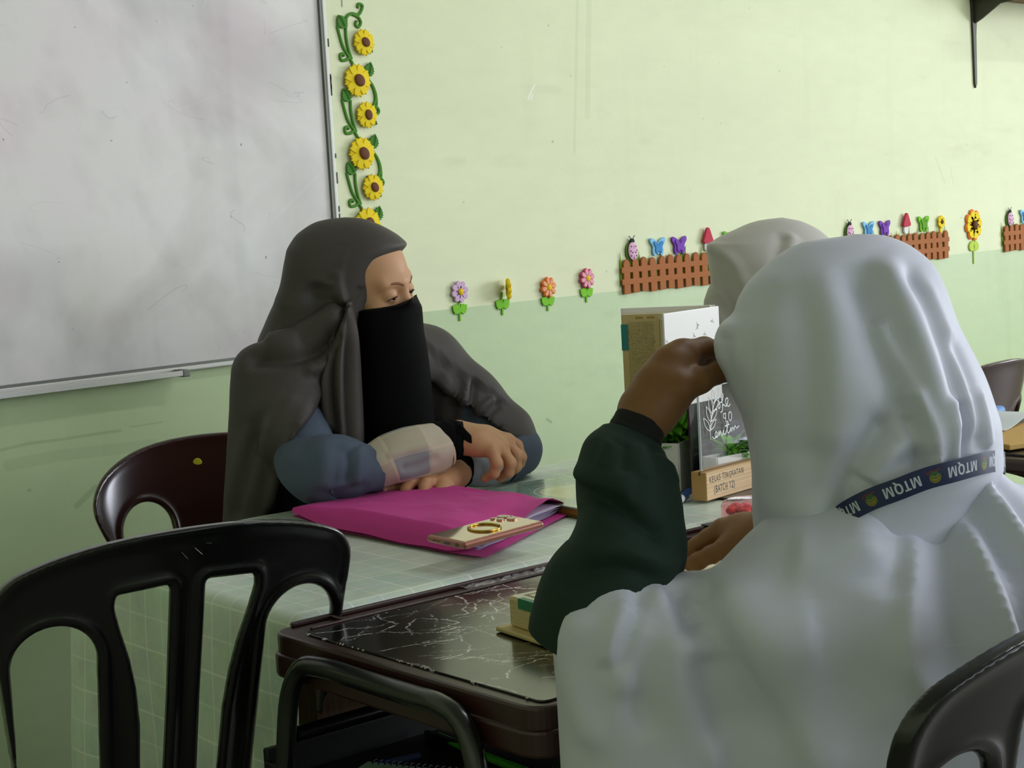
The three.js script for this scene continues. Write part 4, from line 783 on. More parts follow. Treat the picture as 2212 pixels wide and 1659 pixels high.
function planter(name, label, pos, turn, [pw, ph, pd], leaves, spread, len, lift = 0.9) {
  const t = thing(name, label, 'planter', pos, turn);
  const wall = 0.004, pm = std(0xdcdcda, 0.6);
  part('pot', merge([box(pw, ph, wall, 0, ph / 2, pd / 2, 0.001), box(pw, ph, wall, 0, ph / 2, -pd / 2, 0.001), box(wall, ph, pd, pw / 2, ph / 2, 0, 0.001), box(wall, ph, pd, -pw / 2, ph / 2, 0, 0.001), box(pw, wall, pd, 0, wall / 2, 0)]), pm, t);
  part('soil', box(pw - wall, 0.01, pd - wall, 0, ph - 0.02, 0), std(0x4a3322, 0.9), t);
  const gm = [0x7ccc34, 0x66ba2a, 0xa0e650, 0x58a428].map((c) => std(c, 0.45, { side: THREE.DoubleSide, transmission: 0.25, thickness: 0 })), geos = [leafBlade(len, len * 0.36, 0.4), leafBlade(len * 0.8, len * 0.34, 0.6), leafBlade(len * 1.15, len * 0.34, 0.25)];
  for (let i = 0; i < leaves; i++) {
    const a = rnd() * 6.283, h = rnd(), tilt = lerp(1.75, 0.25, h) , r = spread * (0.15 + 0.5 * rnd());
    const m = part('leaf', geos[i % 3], gm[(i * 7) % 4], t); m.position.set(r * Math.cos(a), ph - 0.012 + h * len * lift, r * Math.sin(a)); m.rotation.set(tilt, a, rr(-0.4, 0.4), 'YXZ');
  }
  const stems = []; for (let i = 0; i < 9; i++) { const a = rnd() * 6.283; stems.push(tube([[0.01 * Math.cos(a), ph - 0.02, 0.01 * Math.sin(a)], [spread * 0.3 * Math.cos(a), ph + len * 0.4, spread * 0.3 * Math.sin(a)], [spread * 0.55 * Math.cos(a), ph + len * 0.85, spread * 0.55 * Math.sin(a)]], 0.0012, 12, 6)); }
  part('stem', merge(stems), gm[3], t).userData.kind = 'stuff';
  return t;
}
planter('potted_plant', 'small leafy plant in a square white pot, left of the black panel', [2.222, onTable, 1.100], 0.35, [0.075, 0.085, 0.075], 110, 0.085, 0.055, 1.0);
planter('potted_plant', 'added low plant in a wide white pot, standing in for a reflection behind the acrylic sheet', [2.272, onTable, 1.207], -0.07, [0.11, 0.062, 0.032], 54, 0.022, 0.03);  // added plant in place of a reflection in the glossy black panel
{
  const t = thing('marker_pen', 'white and blue marker pen lying by the white pot', 'pen', [2.118, onTable + 0.007, 1.218], 0.5);
  part('barrel', capBar([0, 0, 0], [0.07, 0, 0], 0.006, 0.006, 18), std(0x2a4f9c, 0.4), t); part('cap', capBar([-0.035, 0, 0], [0.002, 0, 0], 0.0068, 0.0068, 18), std(0xe4e8ea, 0.35), t);
}
// things in the desk tray (desk frame: x along the desk, z towards the camera side)
{
  const put = (x, y, z) => { const c = Math.cos(DESK.turn), s = Math.sin(DESK.turn); return [DESK.x + x * c + z * s, y, DESK.z - x * s + z * c]; };
  let t = thing('green_pen', 'bright green pen lying in the black tray under the desk', 'pen', put(0.205, 0.5665, 0.1), DESK.turn);
  part('barrel', capBar([0, 0, -0.03], [-0.018, 0, 0.19], 0.0055, 0.0055, 18), std(0x3f9c22, 0.35), t); part('end_cap', capBar([-0.018, 0, 0.19], [-0.0184, 0, 0.195], 0.0055, 0.0035, 18), std(0x58b83a, 0.35), t); part('clip', box(0.002, 0.0015, 0.04, -0.014, 0.0062, 0.15), std(0x2f8418, 0.35), t);
  t = thing('blue_pen', 'blue ballpoint pen beside the spiral notebook in the black tray', 'pen', put(0.066, 0.5665, 0.098), DESK.turn);
  part('barrel', capBar([0.03, 0, 0.008], [0.075, 0.0, 0.016], 0.0045, 0.0045, 16), std(0x3a4568, 0.3), t); part('grip', capBar([0.012, 0, 0.005], [0.032, 0, 0.0085], 0.0048, 0.005, 16), std(0x23309c, 0.4), t); part('tip', capBar([-0.004, 0, 0.002], [0.013, 0, 0.0052], 0.001, 0.0046, 14), std(0x181c48, 0.4), t);
  t = thing('spiral_notebook', 'pale green spiral notebook in the black tray under the desk', 'notebook', put(0.062, 0.5605, 0.225), DESK.turn - 1.134);
  part('cover', box(0.2, 0.003, 0.12, 0, 0.0185, 0.015, 0.001), std(0x8fb09c, 0.35), t); part('page_block', box(0.195, 0.015, 0.115, 0, 0.0095, 0.015, 0.001), std(0xe0e0d4, 0.8), t);
  part('spiral', merge([...Array(22)].map((_, i) => new THREE.TorusGeometry(0.011, 0.0009, 6, 18).rotateY(Math.PI / 2).translate(-0.09 + i * 0.0086, 0.0115, -0.045))), std(0x2a2c2c, 0.3, { metalness: 0.8 }), t);
}
// papers on the right-hand desk
{
  let t = tag(part('brown_envelope', box(0.26, 0.012, 0.2, 0, 0, 0, 0.003), std(0xc29a54, 0.7), scene), 'tan envelope on the dark desk at the right edge', 'envelope'); t.position.set(3.02, 0.7505, 1.35); t.rotation.y = -0.3;
  t = tag(part('white_paper', bent(new THREE.BoxGeometry(0.2, 0.001, 0.15, 20, 1, 12), (v) => { v.y += 0.006 * Math.sin(v.x * 20); }), std(0xd5dadd, 0.75), scene), 'white sheet of paper on the dark desk at the right edge', 'paper'); t.position.set(3.1, 0.764, 1.22); t.rotation.y = 0.2;
  t = thing('blue_case', 'light blue pencil case at the back of the right-hand desk', 'case', [3.2, 0.743, 1.16], 0.2);
  part('body', box(0.14, 0.03, 0.06, 0, 0.015, 0, 0.01), std(0x6a94cc, 0.6), t); part('zip', box(0.12, 0.003, 0.004, 0, 0.0305, 0), std(0x33548a, 0.5), t);
}

// ---------------------------------------------------------------- people: bodies
function chain(x, y, z, pts, k = 0.01) { let d = 1e9; for (let i = 0; i < pts.length - 1; i++) d = i ? smin(d, seg(x, y, z, pts[i], pts[i + 1], pts[i][3], pts[i + 1][3]), k) : seg(x, y, z, pts[0], pts[1], pts[0][3], pts[1][3]); return d; }
const bounds = (lists, m) => { const lo = [9, 9, 9], hi = [-9, -9, -9]; for (const l of lists) for (const p of l) for (let i = 0; i < 3; i++) { lo[i] = Math.min(lo[i], p[i] - (p[3] ?? 0) - m); hi[i] = Math.max(hi[i], p[i] + (p[3] ?? 0) + m); } return [lo, hi]; };
// head: face towards +z, eyes at height 0, the origin between the ears
function headField(x, y, z) {
  const ax = Math.abs(x);
  let d = ell(x, y, z, [0, 0.032, -0.012], [0.073, 0.086, 0.096]);
  d = smin(d, ell(x, y, z, [0, -0.04, 0.03], [0.057, 0.076, 0.058]), 0.03);
  d = smin(d, seg(ax, y, z, [0.006, 0.02, 0.08], [0.04, 0.021, 0.066], 0.009, 0.008), 0.018);   // brow
  d = smin(d, ell(ax, y, z, [0.042, -0.032, 0.056], [0.022, 0.02, 0.022]), 0.02);               // cheek
  d = smin(d, seg(ax, y, z, [0.054, -0.062, 0.0], [0.015, -0.1, 0.06], 0.016, 0.015), 0.025);    // jaw
  d = smin(d, ell(x, y, z, [0, -0.1, 0.066], [0.02, 0.016, 0.017]), 0.015);                      // chin
  d = smax(d, -ell(ax, y, z, [0.031, -0.002, 0.097], [0.022, 0.012, 0.018]), 0.014);             // socket
  d = smin(d, seg(x, y, z, [0, 0.004, 0.082], [0, -0.038, 0.1], 0.0065, 0.0095), 0.012);         // nose
  d = smin(d, ell(ax, y, z, [0.011, -0.041, 0.089], [0.008, 0.0065, 0.009]), 0.006);
  d = smin(d, Math.hypot(ax - 0.031, y + 0.001, z - 0.0695) - 0.0152, 0.004);                    // closed-down lids
  d = smax(d, -ell(ax, y - 0.12 * (ax - 0.031), z, [0.031, -0.0045, 0.086], [0.0125, 0.0024, 0.009]), 0.002);        // eye slit
  d = smin(d, seg(ax, y, z, [0, -0.068, 0.083], [0.018, -0.069, 0.075], 0.0062, 0.004), 0.006);  // lips
  d = smin(d, seg(ax, y, z, [0, -0.079, 0.081], [0.016, -0.077, 0.074], 0.0068, 0.004), 0.006);
  d = smin(d, ell(ax, y, z, [0.073, -0.012, -0.008], [0.008, 0.03, 0.018]), 0.008);              // ear
  return smin(d, seg(x, y, z, [0, -0.06, -0.02], [0, -0.17, -0.035], 0.05, 0.052), 0.03);
}
const headGeo = nets(headField, [-0.09, -0.16, -0.115], [0.09, 0.125, 0.12], 0.0028);
function strip(g) { const o = new THREE.BufferGeometry(), n = g.index ? g.toNonIndexed() : g; for (const k of ['position', 'normal', 'uv']) o.setAttribute(k, n.attributes[k]); return o; }
function hand(palm, fingers) {   // palm: list of chains joined softly; fingers: chains of [x, y, z, r]
  const [lo, hi] = bounds([...palm, ...fingers], 0.006);
  return nets((x, y, z) => {
    let d = 1e9; for (const c of palm) d = smin(d, chain(x, y, z, c), 0.016);
    let f = 1e9; for (const c of fingers) f = smin(f, chain(x, y, z, c, 0.006), 0.0015);
    return smin(d, f, 0.007);
  }, lo, hi, 0.0026);
}
// b: joints of a seated body in the person's own frame
function bodyLimbs(b) { const k = b.girth ?? 1; return [[[...b.pelvis, 0.13 * k], [...b.waist, 0.105 * k], [...b.chest, 0.115 * k], [...b.neckBase, 0.06], [...b.neck, 0.048]], ...b.arms, ...b.legs, [[...b.arms[0][0].slice(0, 3), 0.05], [...b.neckBase, 0.055], [...b.arms[1][0].slice(0, 3), 0.05]]]; }
const fieldOf = (limbs) => (x, y, z) => { let d = 1e9; for (const l of limbs) d = smin(d, chain(x, y, z, l, 0.03), 0.02); return d; };
function seatedBody(b) {
  const limbs = bodyLimbs(b), [lo, hi] = bounds(limbs, 0.02);
  return nets(fieldOf(limbs), lo, hi, 0.013);
}
// the torso and the upper arms alone, for clothes worn over them
function torsoField(b, reach = 0.6) {
  const up = b.arms.map((a) => [a[0], a[0].map((v, i) => lerp(v, a[1][i], reach))]), l = bodyLimbs(b);
  return fieldOf([l[0].slice(0, 4), ...up, l[l.length - 1]]);
}
function robeGeo(b, grow = 0.014, reach = 0.9) {
  const t = torsoField(b, reach), [k0, k1] = [b.legs[0][1], b.legs[1][1]], hips = [...b.pelvis, 0.15], mid = [0, 1, 2].map((i) => (k0[i] + k1[i]) / 2);
  const lo = [Math.min(-0.3, k0[0] - 0.14, k1[0] - 0.14), 0.04, Math.min(-0.3, k0[2] - 0.14, k1[2] - 0.14)], hi = [Math.max(0.3, k0[0] + 0.14, k1[0] + 0.14), 1.05, Math.max(0.3, k0[2] + 0.14, k1[2] + 0.14)];
  return nets((x, y, z) => {
    let d = smin(t(x, y, z) - grow, seg(x, y, z, hips, mid, 0.14, 0.12), 0.04);
    d = smin(d, curtain(x, y, z, k0, k1, 0.09, 0.09, 0.04), 0.05);
    return smax(smax(d, 0.06 - y, 0.01), y - b.neckBase[1] - 0.012, 0.01);
  }, lo, hi, 0.0125);
}
function person(label, frame, joints, head, hands, skin) {
  const t = thing('person', label, 'person', [frame.at[0], 0, frame.at[2]], -frame.yaw);
  const H = new THREE.Matrix4().compose(V(...head.at), new THREE.Quaternion().setFromEuler(new THREE.Euler(head.pitch, head.yaw, head.roll, 'YXZ')), V(1, 1, 1));
  const parts = [seatedBody(joints), headGeo.clone().applyMatrix4(H), ...hands].map(strip);
  part('body', mergeGeometries(parts), skin, t);
  const eye = new THREE.SphereGeometry(0.0128, 20, 14), iris = new THREE.SphereGeometry(0.0062, 16, 10).scale(1, 1, 0.35), em = std(0xe6ded6, 0.15), im = std(0x1c120c, 0.1);
  for (const s of [-1, 1]) {
    const e = part('eye', eye, em, t); e.applyMatrix4(H.clone().multiply(new THREE.Matrix4().makeTranslation(s * 0.031, -0.001, 0.0695)));
    part('iris', iris, im, e).position.set(0, -0.003, 0.0112);
    part('eyebrow', tube([[s * 0.011, 0.0165, 0.0895], [s * 0.022, 0.0215, 0.0865], [s * 0.034, 0.0225, 0.0795], [s * 0.045, 0.018, 0.0685]], 0.0025, 16, 8).applyMatrix4(H), std(0x94694c, 0.9), t);
    part('eyelashes', tube([[s * 0.0195, -0.0035, 0.0805], [s * 0.026, -0.0028, 0.0845], [s * 0.033, -0.0026, 0.0848], [s * 0.043, -0.0048, 0.0795], [s * 0.047, -0.0075, 0.0765]], 0.00085, 14, 6).applyMatrix4(H), std(0x2c201a, 0.9), t);
  }
  return t;
}
const YAWV = .772;
const nails = (t, list, mat) => { for (const [x, y, z, r, a, b] of list) { const m = part('fingernail', new THREE.SphereGeometry(r, 14, 10).scale(1, 1.25, 0.35), mat, t); m.position.set(x, y, z); m.rotation.set(a, b, 0); } };

// ---------------------------------------------------------------- the veiled woman behind the teacher's table
{
  const skin = std(0xc3926c, 0.52, { sheen: 0.2, sheenColor: new THREE.Color(0xd8a888) });
  const wr = [[.178, .859, .15, .026]][0], lw = [[.163, .795, .12, .025]][0];
  const rightHand = hand(
    [[[.178, .859, .15, .026], [.214, .851, .16, .022], [.24, .84, .175, .014]], [[.182, .862, .15, .024], [.222, .855, .15, .02], [.256, .843, .155, .014]], [[.182, .863, .14, .024], [.23, .856, .13, .02], [.265, .848, .125, .014]]],
    [[[.238, .842, .175, .011], [.247, .818, .185, .01], [.241, .8, .18, .009], [.224, .789, .17, .007]], [[.254, .844, .155, .011], [.27, .814, .165, .01], [.266, .797, .16, .009], [.251, .786, .15, .008]],
      [[.264, .848, .125, .011], [.282, .823, .135, .01], [.28, .801, .13, .009], [.269, .79, .125, .008]], [[.268, .849, .1, .01], [.284, .836, .105, .009], [.291, .814, .105, .008], [.289, .8, .1, .007]]]);
  const leftHand = hand(
    [[[.177, .794, .11, .023], [.142, .787, .16, .019], [.117, .795, .19, .013]], [[.173, .794, .12, .022], [.133, .789, .15, .018], [.104, .798, .17, .013]], [[.173, .793, .13, .02], [.151, .784, .19, .014], [.156, .779, .205, .01]]],
    [[[.104, .794, .17, .011], [.084, .788, .18, .009], [.064, .785, .185, .008], [.052, .783, .19, .007]], [[.111, .797, .18, .011], [.097, .796, .2, .01], [.089, .787, .205, .009], [.085, .781, .207, .008]], [[.131, .795, .185, .011], [.124, .793, .205, .01], [.12, .787, .212, .009], [.118, .782, .215, .008]], [[.147, .788, .185, .011], [.151, .782, .2, .009], [.147, .779, .208, .008], [.144, .777, .21, .007]], [[.154, .784, .17, .011], [.161, .779, .195, .009], [.159, .777, .205, .008]]]);
  const joints = {
    pelvis: [-0.07, 0.55, -0.08], waist: [-0.06, 0.72, -0.08], chest: [-0.05, 0.88, -0.05], neckBase: [-0.02, 1.0, -0.02], neck: [0.0, 1.08, -0.01],
    arms: [[[-0.13, 0.955, 0.07, 0.045], [[-.058, .815, .215, .036]][0], [...wr.slice(0, 3), 0.025]], [[0.11, 0.965, -0.12, 0.045], [[.267, .802, -.075, .03]][0], [...lw.slice(0, 3), 0.024]]],
    legs: [[[-0.1, 0.53, -0.02, 0.085], [0.14, 0.54, 0.3, 0.06], [0.16, 0.08, 0.3, 0.04], [0.24, 0.04, 0.38, 0.03]], [[0.02, 0.53, -0.12, 0.085], [0.28, 0.54, 0.16, 0.06], [0.3, 0.08, 0.17, 0.04], [0.38, 0.04, 0.25, 0.03]]],
  };
  const t = person('seated woman in a charcoal veil and black face cover, arms crossed on the table', { at: [1.924, 0, .625], yaw: YAWV }, joints, { at: [[.021, 1.124]][0].concat(0), yaw: 1.1, pitch: 0.10, roll: 0.15 }, [rightHand, leftHand], skin);
  nails(t, [...[[.051, .785, .197, .004], [.085, .783, .213, .004], [.118, .783, .222, .004]]].map((p) => [...p, -0.7, 0]), std(0xd8a890, 0.35));

  const taupe = cloth(0x423c39, 0.62, { sheen: 0.6, sheenRoughness: 0.4, sheenColor: new THREE.Color(0x6a605c) }), black = cloth(0x050506, 0.9, { sheen: 0.03, specularIntensity: 0.3 });
  const blue = cloth(0x4c5869, 0.85), inner = cloth(0x8e9398, 0.85);
  // hood
  const hood = loft({
    left: [[-.006, 1.256], [-.031, 1.255], [-.06, 1.25], [-.082, 1.239], [-.098, 1.227], [-.109, 1.211], [-.118, 1.181], [-.128, 1.141], [-.14, 1.115], [-.152, 1.094], [-.164, 1.07], [-.178, 1.041], [-.185, 1.011]],
    right: [[-.006, 1.256], [.02, 1.253], [.038, 1.247], [.069, 1.231], [.092, 1.214], [.102, 1.201], [.094, 1.19], [.079, 1.177], [.064, 1.144], [.05, 1.104], [.042, 1.082], [.028, 1.059], [.018, 1.026], [.012, 1.001]],
    depth: [[1.30, -0.01, 0.09, 0.10], [1.25, -0.01, 0.09, 0.10], [1.18, -0.01, 0.098, 0.11], [1.10, -0.01, 0.098, 0.11], [1.03, -0.01, 0.11, 0.12], [0.98, -0.01, 0.12, 0.13]], rows: 150, cols: 170, n: 2.9, crown: 0.09,
  });
  sculpt(hood, [
    { p: [[-.006, 1.099], [-.01, 1.129], [-.01, 1.163], [-.005, 1.196], [.004, 1.238]], w: 0.004, h: 0.0018 }, { p: [[-.006, 1.099], [-.023, 1.123], [-.032, 1.147]], w: 0.008, h: 0.005 }, { p: [[-.006, 1.099], [-.016, 1.136], [-.019, 1.168]], w: 0.006, h: 0.005 },
    { p: [[-.006, 1.099], [.01, 1.111], [.023, 1.134]], w: 0.006, h: -0.003 }, { p: [[.028, 1.095], [.032, 1.127], [.037, 1.156]], w: 0.003, h: 0.0022 }, { p: [[-.009, 1.099], [-.037, 1.101], [-.061, 1.115], [-.076, 1.141]], w: 0.016, h: -0.006 },
    { p: [[-.097, 1.218], [-.104, 1.177], [-.115, 1.135], [-.13, 1.093]], w: 0.02, h: 0.005 }, { p: [[-.051, 1.148], [-.061, 1.115], [-.098, 1.075], [-.141, 1.056]], w: 0.022, h: -0.008 },
  ]);
  part('hood', hood, taupe, t, 'charcoal hood drawn back and pinned at the cheek');
  // black face cover hanging from the nose to the chest
  const niqab = loft({
    left: [[.11, 1.105], [.099, 1.101], [.082, 1.096], [.056, 1.093], [.022, 1.092], [-.003, 1.092], [-.007, 1.088], [-.006, 1.061], [0, 1.036], [0, .993], [0, .953], [.001, .89], [0, .833], [-.002, .804]],
    right: [[.112, 1.105], [.116, 1.1], [.119, 1.095], [.122, 1.09], [.124, 1.084], [.125, 1.044], [.129, 1.012], [.132, .967], [.134, .917], [.135, .878], [.13, .797]],
    depth: [[1.14, 0.0, 0.05, 0.09], [1.12, 0.0, 0.085, 0.09], [1.0, 0.005, 0.10, 0.09], [0.8, 0.01, 0.115, 0.1]], rows: 90, cols: 110, n: 2.3, open: true, ease: 0,
  });
  part('face_cover', niqab, black, t, 'plain black face cover');
  // cape over both shoulders
  const R1 = [[-.049, 1.029, .05, .08], [-.104, .976, .075, .07], [-.164, .987, .08, .055]], Lf = [[.022, .997, -.03, .08], [.124, .959, -.1, .055], [.195, .899, -.11, .055], [.262, .832, -.1, .05], [.284, .792, -.09, .044]];
  const hemA = [[-.009, 1.112], [-.014, 1.079], [-.029, 1.028], [-.043, .978], [-.066, .921], [-.091, .891], [-.114, .853], [-.132, .82], [-.151, .769], [-.174, .709]], hem = curve1(hemA.map(([x, y]) => [y, x]));
  const torso = torsoField(joints, 0.55);
  const cape = nets((x, y, z) => {
    let d = curtain(x, y, z, R1[0], R1[1], R1[0][3], R1[1][3], 0.05);
    d = smin(d, curtain(x, y, z, R1[1], R1[2], R1[1][3], R1[2][3], 0.13), 0.03);
    d = smin(d, curtain(x, y, z, [-0.10, 0.9, -0.1], [0.02, 0.95, -0.06], 0.08, 0.09, 0.1), 0.04);
    d = smin(d, torso(x, y, z) - 0.03, 0.02);
    d = smax(d, x - hem(y) - 0.4 * smooth(0.0, -0.09, z), 0.012);      // open over the near arm
    let e = chain(x, y, z, Lf, 0.03);
    e = smin(e, seg(x, y, z, [0.1, 0.93, -0.08], [0.28, 0.8, -0.06], 0.06, 0.04), 0.03);
    const cut = (x - [[.25, .855]][0][0]) * 0.62 + (y - [[.25, .855]][0][1]) * 0.78;          // hem across the far arm
    e = smax(e, -(cut + 0.004) - 0.2 * smooth(-0.075, -0.12, z), 0.004);
    d = smin(d, e, 0.03);
    return smax(d, 0.69 - y, 0.01);
  }, [-0.40, 0.66, -0.32], [0.42, 1.12, 0.24], 0.006);
  sculpt(cape, [
    { p: [[-.165, 1.042], [-.112, 1.053], [-.053, 1.07], [-.006, 1.097]], w: 0.02, h: 0.017 }, { p: [[-.197, 1.017], [-.147, 1.018], [-.09, 1.019], [-.047, 1.033], [-.012, 1.068]], w: 0.015, h: -0.02 }, { p: [[-.083, .998], [-.058, .997], [-.028, 1.02], [-.006, 1.068]], w: 0.012, h: 0.012 },
    { p: [[-.054, .93], [-.094, .953], [-.135, .951], [-.189, .888]], w: 0.03, h: 0.008 }, { p: [[-.085, .965], [-.13, .909], [-.169, .828], [-.196, .738]], w: 0.016, h: 0.008 }, { p: [[-.136, .943], [-.173, .879], [-.204, .788], [-.221, .731]], w: 0.012, h: -0.006 },
    { p: [[-.107, .883], [-.136, .826], [-.158, .735]], w: 0.009, h: 0.007 }, { p: [[-.171, .912], [-.205, .839], [-.233, .74]], w: 0.014, h: 0.006 }, { p: [[-.093, .912], [-.116, .875], [-.137, .826]], w: 0.008, h: -0.005 },
    { p: [[.201, .949], [.188, .9], [.172, .848]], w: 0.01, h: 0.009 }, { p: [[.249, .907], [.222, .889], [.194, .86]], w: 0.008, h: 0.008 }, { p: [[.212, .949], [.201, .899], [.188, .856]], w: 0.008, h: -0.008 }, { p: [[.259, .897], [.234, .878], [.216, .859]], w: 0.007, h: -0.006 }, { p: [[.157, .971], [.158, .919], [.146, .858]], w: 0.014, h: 0.006 },
  ]);
  part('cape', cape, taupe, t, 'charcoal cape draped over both shoulders');
  // gathered fall of cloth below the pin
  const fall = loft({
    left: [[-.002, 1.105], [-.013, 1.076], [-.032, 1.041], [-.049, 1.013], [-.06, .976], [-.061, .947], [-.056, .905], [-.04, .871], [-.018, .848], [-.016, .82]],
    right: [[.005, 1.104], [.009, 1.075], [.011, 1.042], [.01, .963], [.01, .902], [.01, .847], [.009, .818]],
    depth: [[1.12, 0.085, 0.03, 0.03], [1.05, 0.09, 0.05, 0.05], [0.95, 0.09, 0.065, 0.06], [0.8, 0.09, 0.075, 0.06]], rows: 110, cols: 110, n: 2.1, ease: 0,
  });
  sculpt(fall, [
    { p: [[.005, 1.101], [.005, 1.036], [.005, .946], [.004, .834]], w: 0.008, h: 0.012, keep: 1 }, { p: [[.003, 1.097], [-.005, 1.02], [-.009, .938], [-.008, .835]], w: 0.006, h: -0.013, keep: 1 }, { p: [[-.001, 1.085], [-.016, 1.012], [-.02, .939], [-.019, .84]], w: 0.008, h: 0.010 },
    { p: [[-.006, 1.069], [-.029, 1.005], [-.034, .94], [-.026, .857]], w: 0.006, h: -0.012 }, { p: [[-.023, 1.033], [-.042, .989], [-.046, .932], [-.033, .873]], w: 0.007, h: 0.010 }, { p: [[-.034, 1.022], [-.051, .978], [-.054, .941]], w: 0.005, h: -0.007 },
  ]);
  part('scarf_fall', fall, taupe, t, 'gathered folds hanging from the pin');
  // robe: seated skirt and torso, hidden by table and cape
  part('robe', robeGeo(joints, 0.012, 0.95), blue, t);
  // sleeves
  part('dress_sleeve', sculpt(limb([[-.107, .938, .07, .045], [-.094, .88, .14, .05], [-.076, .834, .2, .056], [-.056, .827, .225, .058], [-.035, .834, .23, .056], [-.008, .83, .225, .052], [.03, .824, .21, .04], [.044, .823, .205, .041]], { rows: 110, cols: 64, ripple: 0.0018, freq: 90, wob: 0.006, hold: [0.1, 0.06] }), [
    { p: [[-.005, .872], [-.001, .845], [-.009, .806]], w: 0.008, h: -0.009 }, { p: [[.014, .871], [.017, .844], [.006, .801]], w: 0.009, h: 0.007 }, { p: [[-.039, .894], [-.038, .847], [-.053, .8]], w: 0.018, h: 0.006 }, { p: [[-.02, .881], [-.02, .846], [-.029, .807]], w: 0.009, h: -0.005 }, { p: [[-.061, .793], [-.014, .798], [.034, .803]], w: 0.01, h: -0.004 },
  ]), blue, t, 'slate blue outer sleeve of the near arm');
  const plaid = canvasTex(512, 512, (g, w, h) => {
    g.fillStyle = '#a8a49a'; g.fillRect(0, 0, w, h);
    const cols = ['#8c9196', '#c9bca6', '#9a9a94', '#b9ad98'];
    for (let i = 0; i < 4; i++) for (let j = 0; j < 4; j++) { g.fillStyle = (i + j) % 2 ? cols[(i * 3 + j) % 4] : cols[(i + 2 * j) % 4]; g.globalAlpha = 0.85; g.fillRect(i * w / 4, j * h / 4, w / 4, h / 4); }
    g.globalAlpha = 0.5; g.fillStyle = '#d8c8b0'; for (let i = 0; i < 4; i++) { g.fillRect(i * w / 4, 0, 14, h); g.fillRect(0, i * h / 4, w, 10); }
    g.globalAlpha = 1;
  }, { repeat: [1.4, 4.2] });
  part('plaid_sleeve', sculpt(limb([[.006, .823, .21, .034], [.03, .824, .205, .04], [.07, .838, .195, .046], [.109, .844, .18, .047], [.137, .847, .165, .044], [.157, .85, .155, .037]], { rows: 90, cols: 60, ripple: 0.0008, freq: 60, wob: 0.004 }), [
    { p: [[.058, .849], [.097, .855], [.145, .862]], w: 0.006, h: 0.004 }, { p: [[.08, .824], [.115, .827], [.152, .84]], w: 0.007, h: -0.005 },
  ]), cloth(0xffffff, 0.85, { map: plaid, sheen: 0 }), t, 'wide plaid inner sleeve in grey and beige');
  part('sleeve_edge', limb([[.155, .849, .157, .038], [.159, .85, .155, .037]], { rows: 4, cols: 50 }), cloth(0xd4bd9a, 0.8), t, 'beige turned edge');
  part('wrist_cuff', limb([[.129, .853, .165, .033], [.154, .858, .158, .036], [.174, .859, .152, .035], [.188, .858, .15, .031]], { rows: 70, cols: 50, ripple: 0.0011, freq: 420 }), black, t, 'gathered black wrist cuff');
  part('pink_band', limb([[.184, .858, .15, .03], [.188, .857, .15, .029]], { rows: 4, cols: 40 }), cloth(0xa02860, 0.7), t, 'pink band at the wrist');
  part('cuff_bow', extrude(shapeOf([[-0.004, 0.014], [0.003, 0.003], [0.011, -0.006], [0.014, -0.02], [0.004, -0.012], [-0.004, -0.006], [-0.012, -0.002], [-0.009, 0.006]], false), 0.005, 0.002), black, t).position.set(...[[.192, .873, .176]][0]);
  part('far_cuff', limb([[.193, .798, .085, .027], [.173, .794, .11, .031], [.155, .792, .13, .028]], { rows: 60, cols: 44, ripple: 0.001, freq: 420 }), black, t, 'black wrist cuff of the lower arm');
  part('far_inner_sleeve', limb([[.255, .788, -.02, .036], [.222, .791, .045, .036], [.197, .797, .08, .034], [.181, .799, .1, .031]], { rows: 50, cols: 44, ripple: 0.0015, freq: 80 }), inner, t, 'grey inner sleeve of the lower arm');
  part('far_dress_sleeve', limb([[.236, .837, -.11, .05], [.285, .802, -.085, .047], [.273, .795, -.045, .043], [.251, .793, -.01, .04]], { rows: 60, cols: 48, ripple: 0.0015, freq: 70, wob: 0.004 }), blue, t, 'slate blue sleeve of the far arm');
}

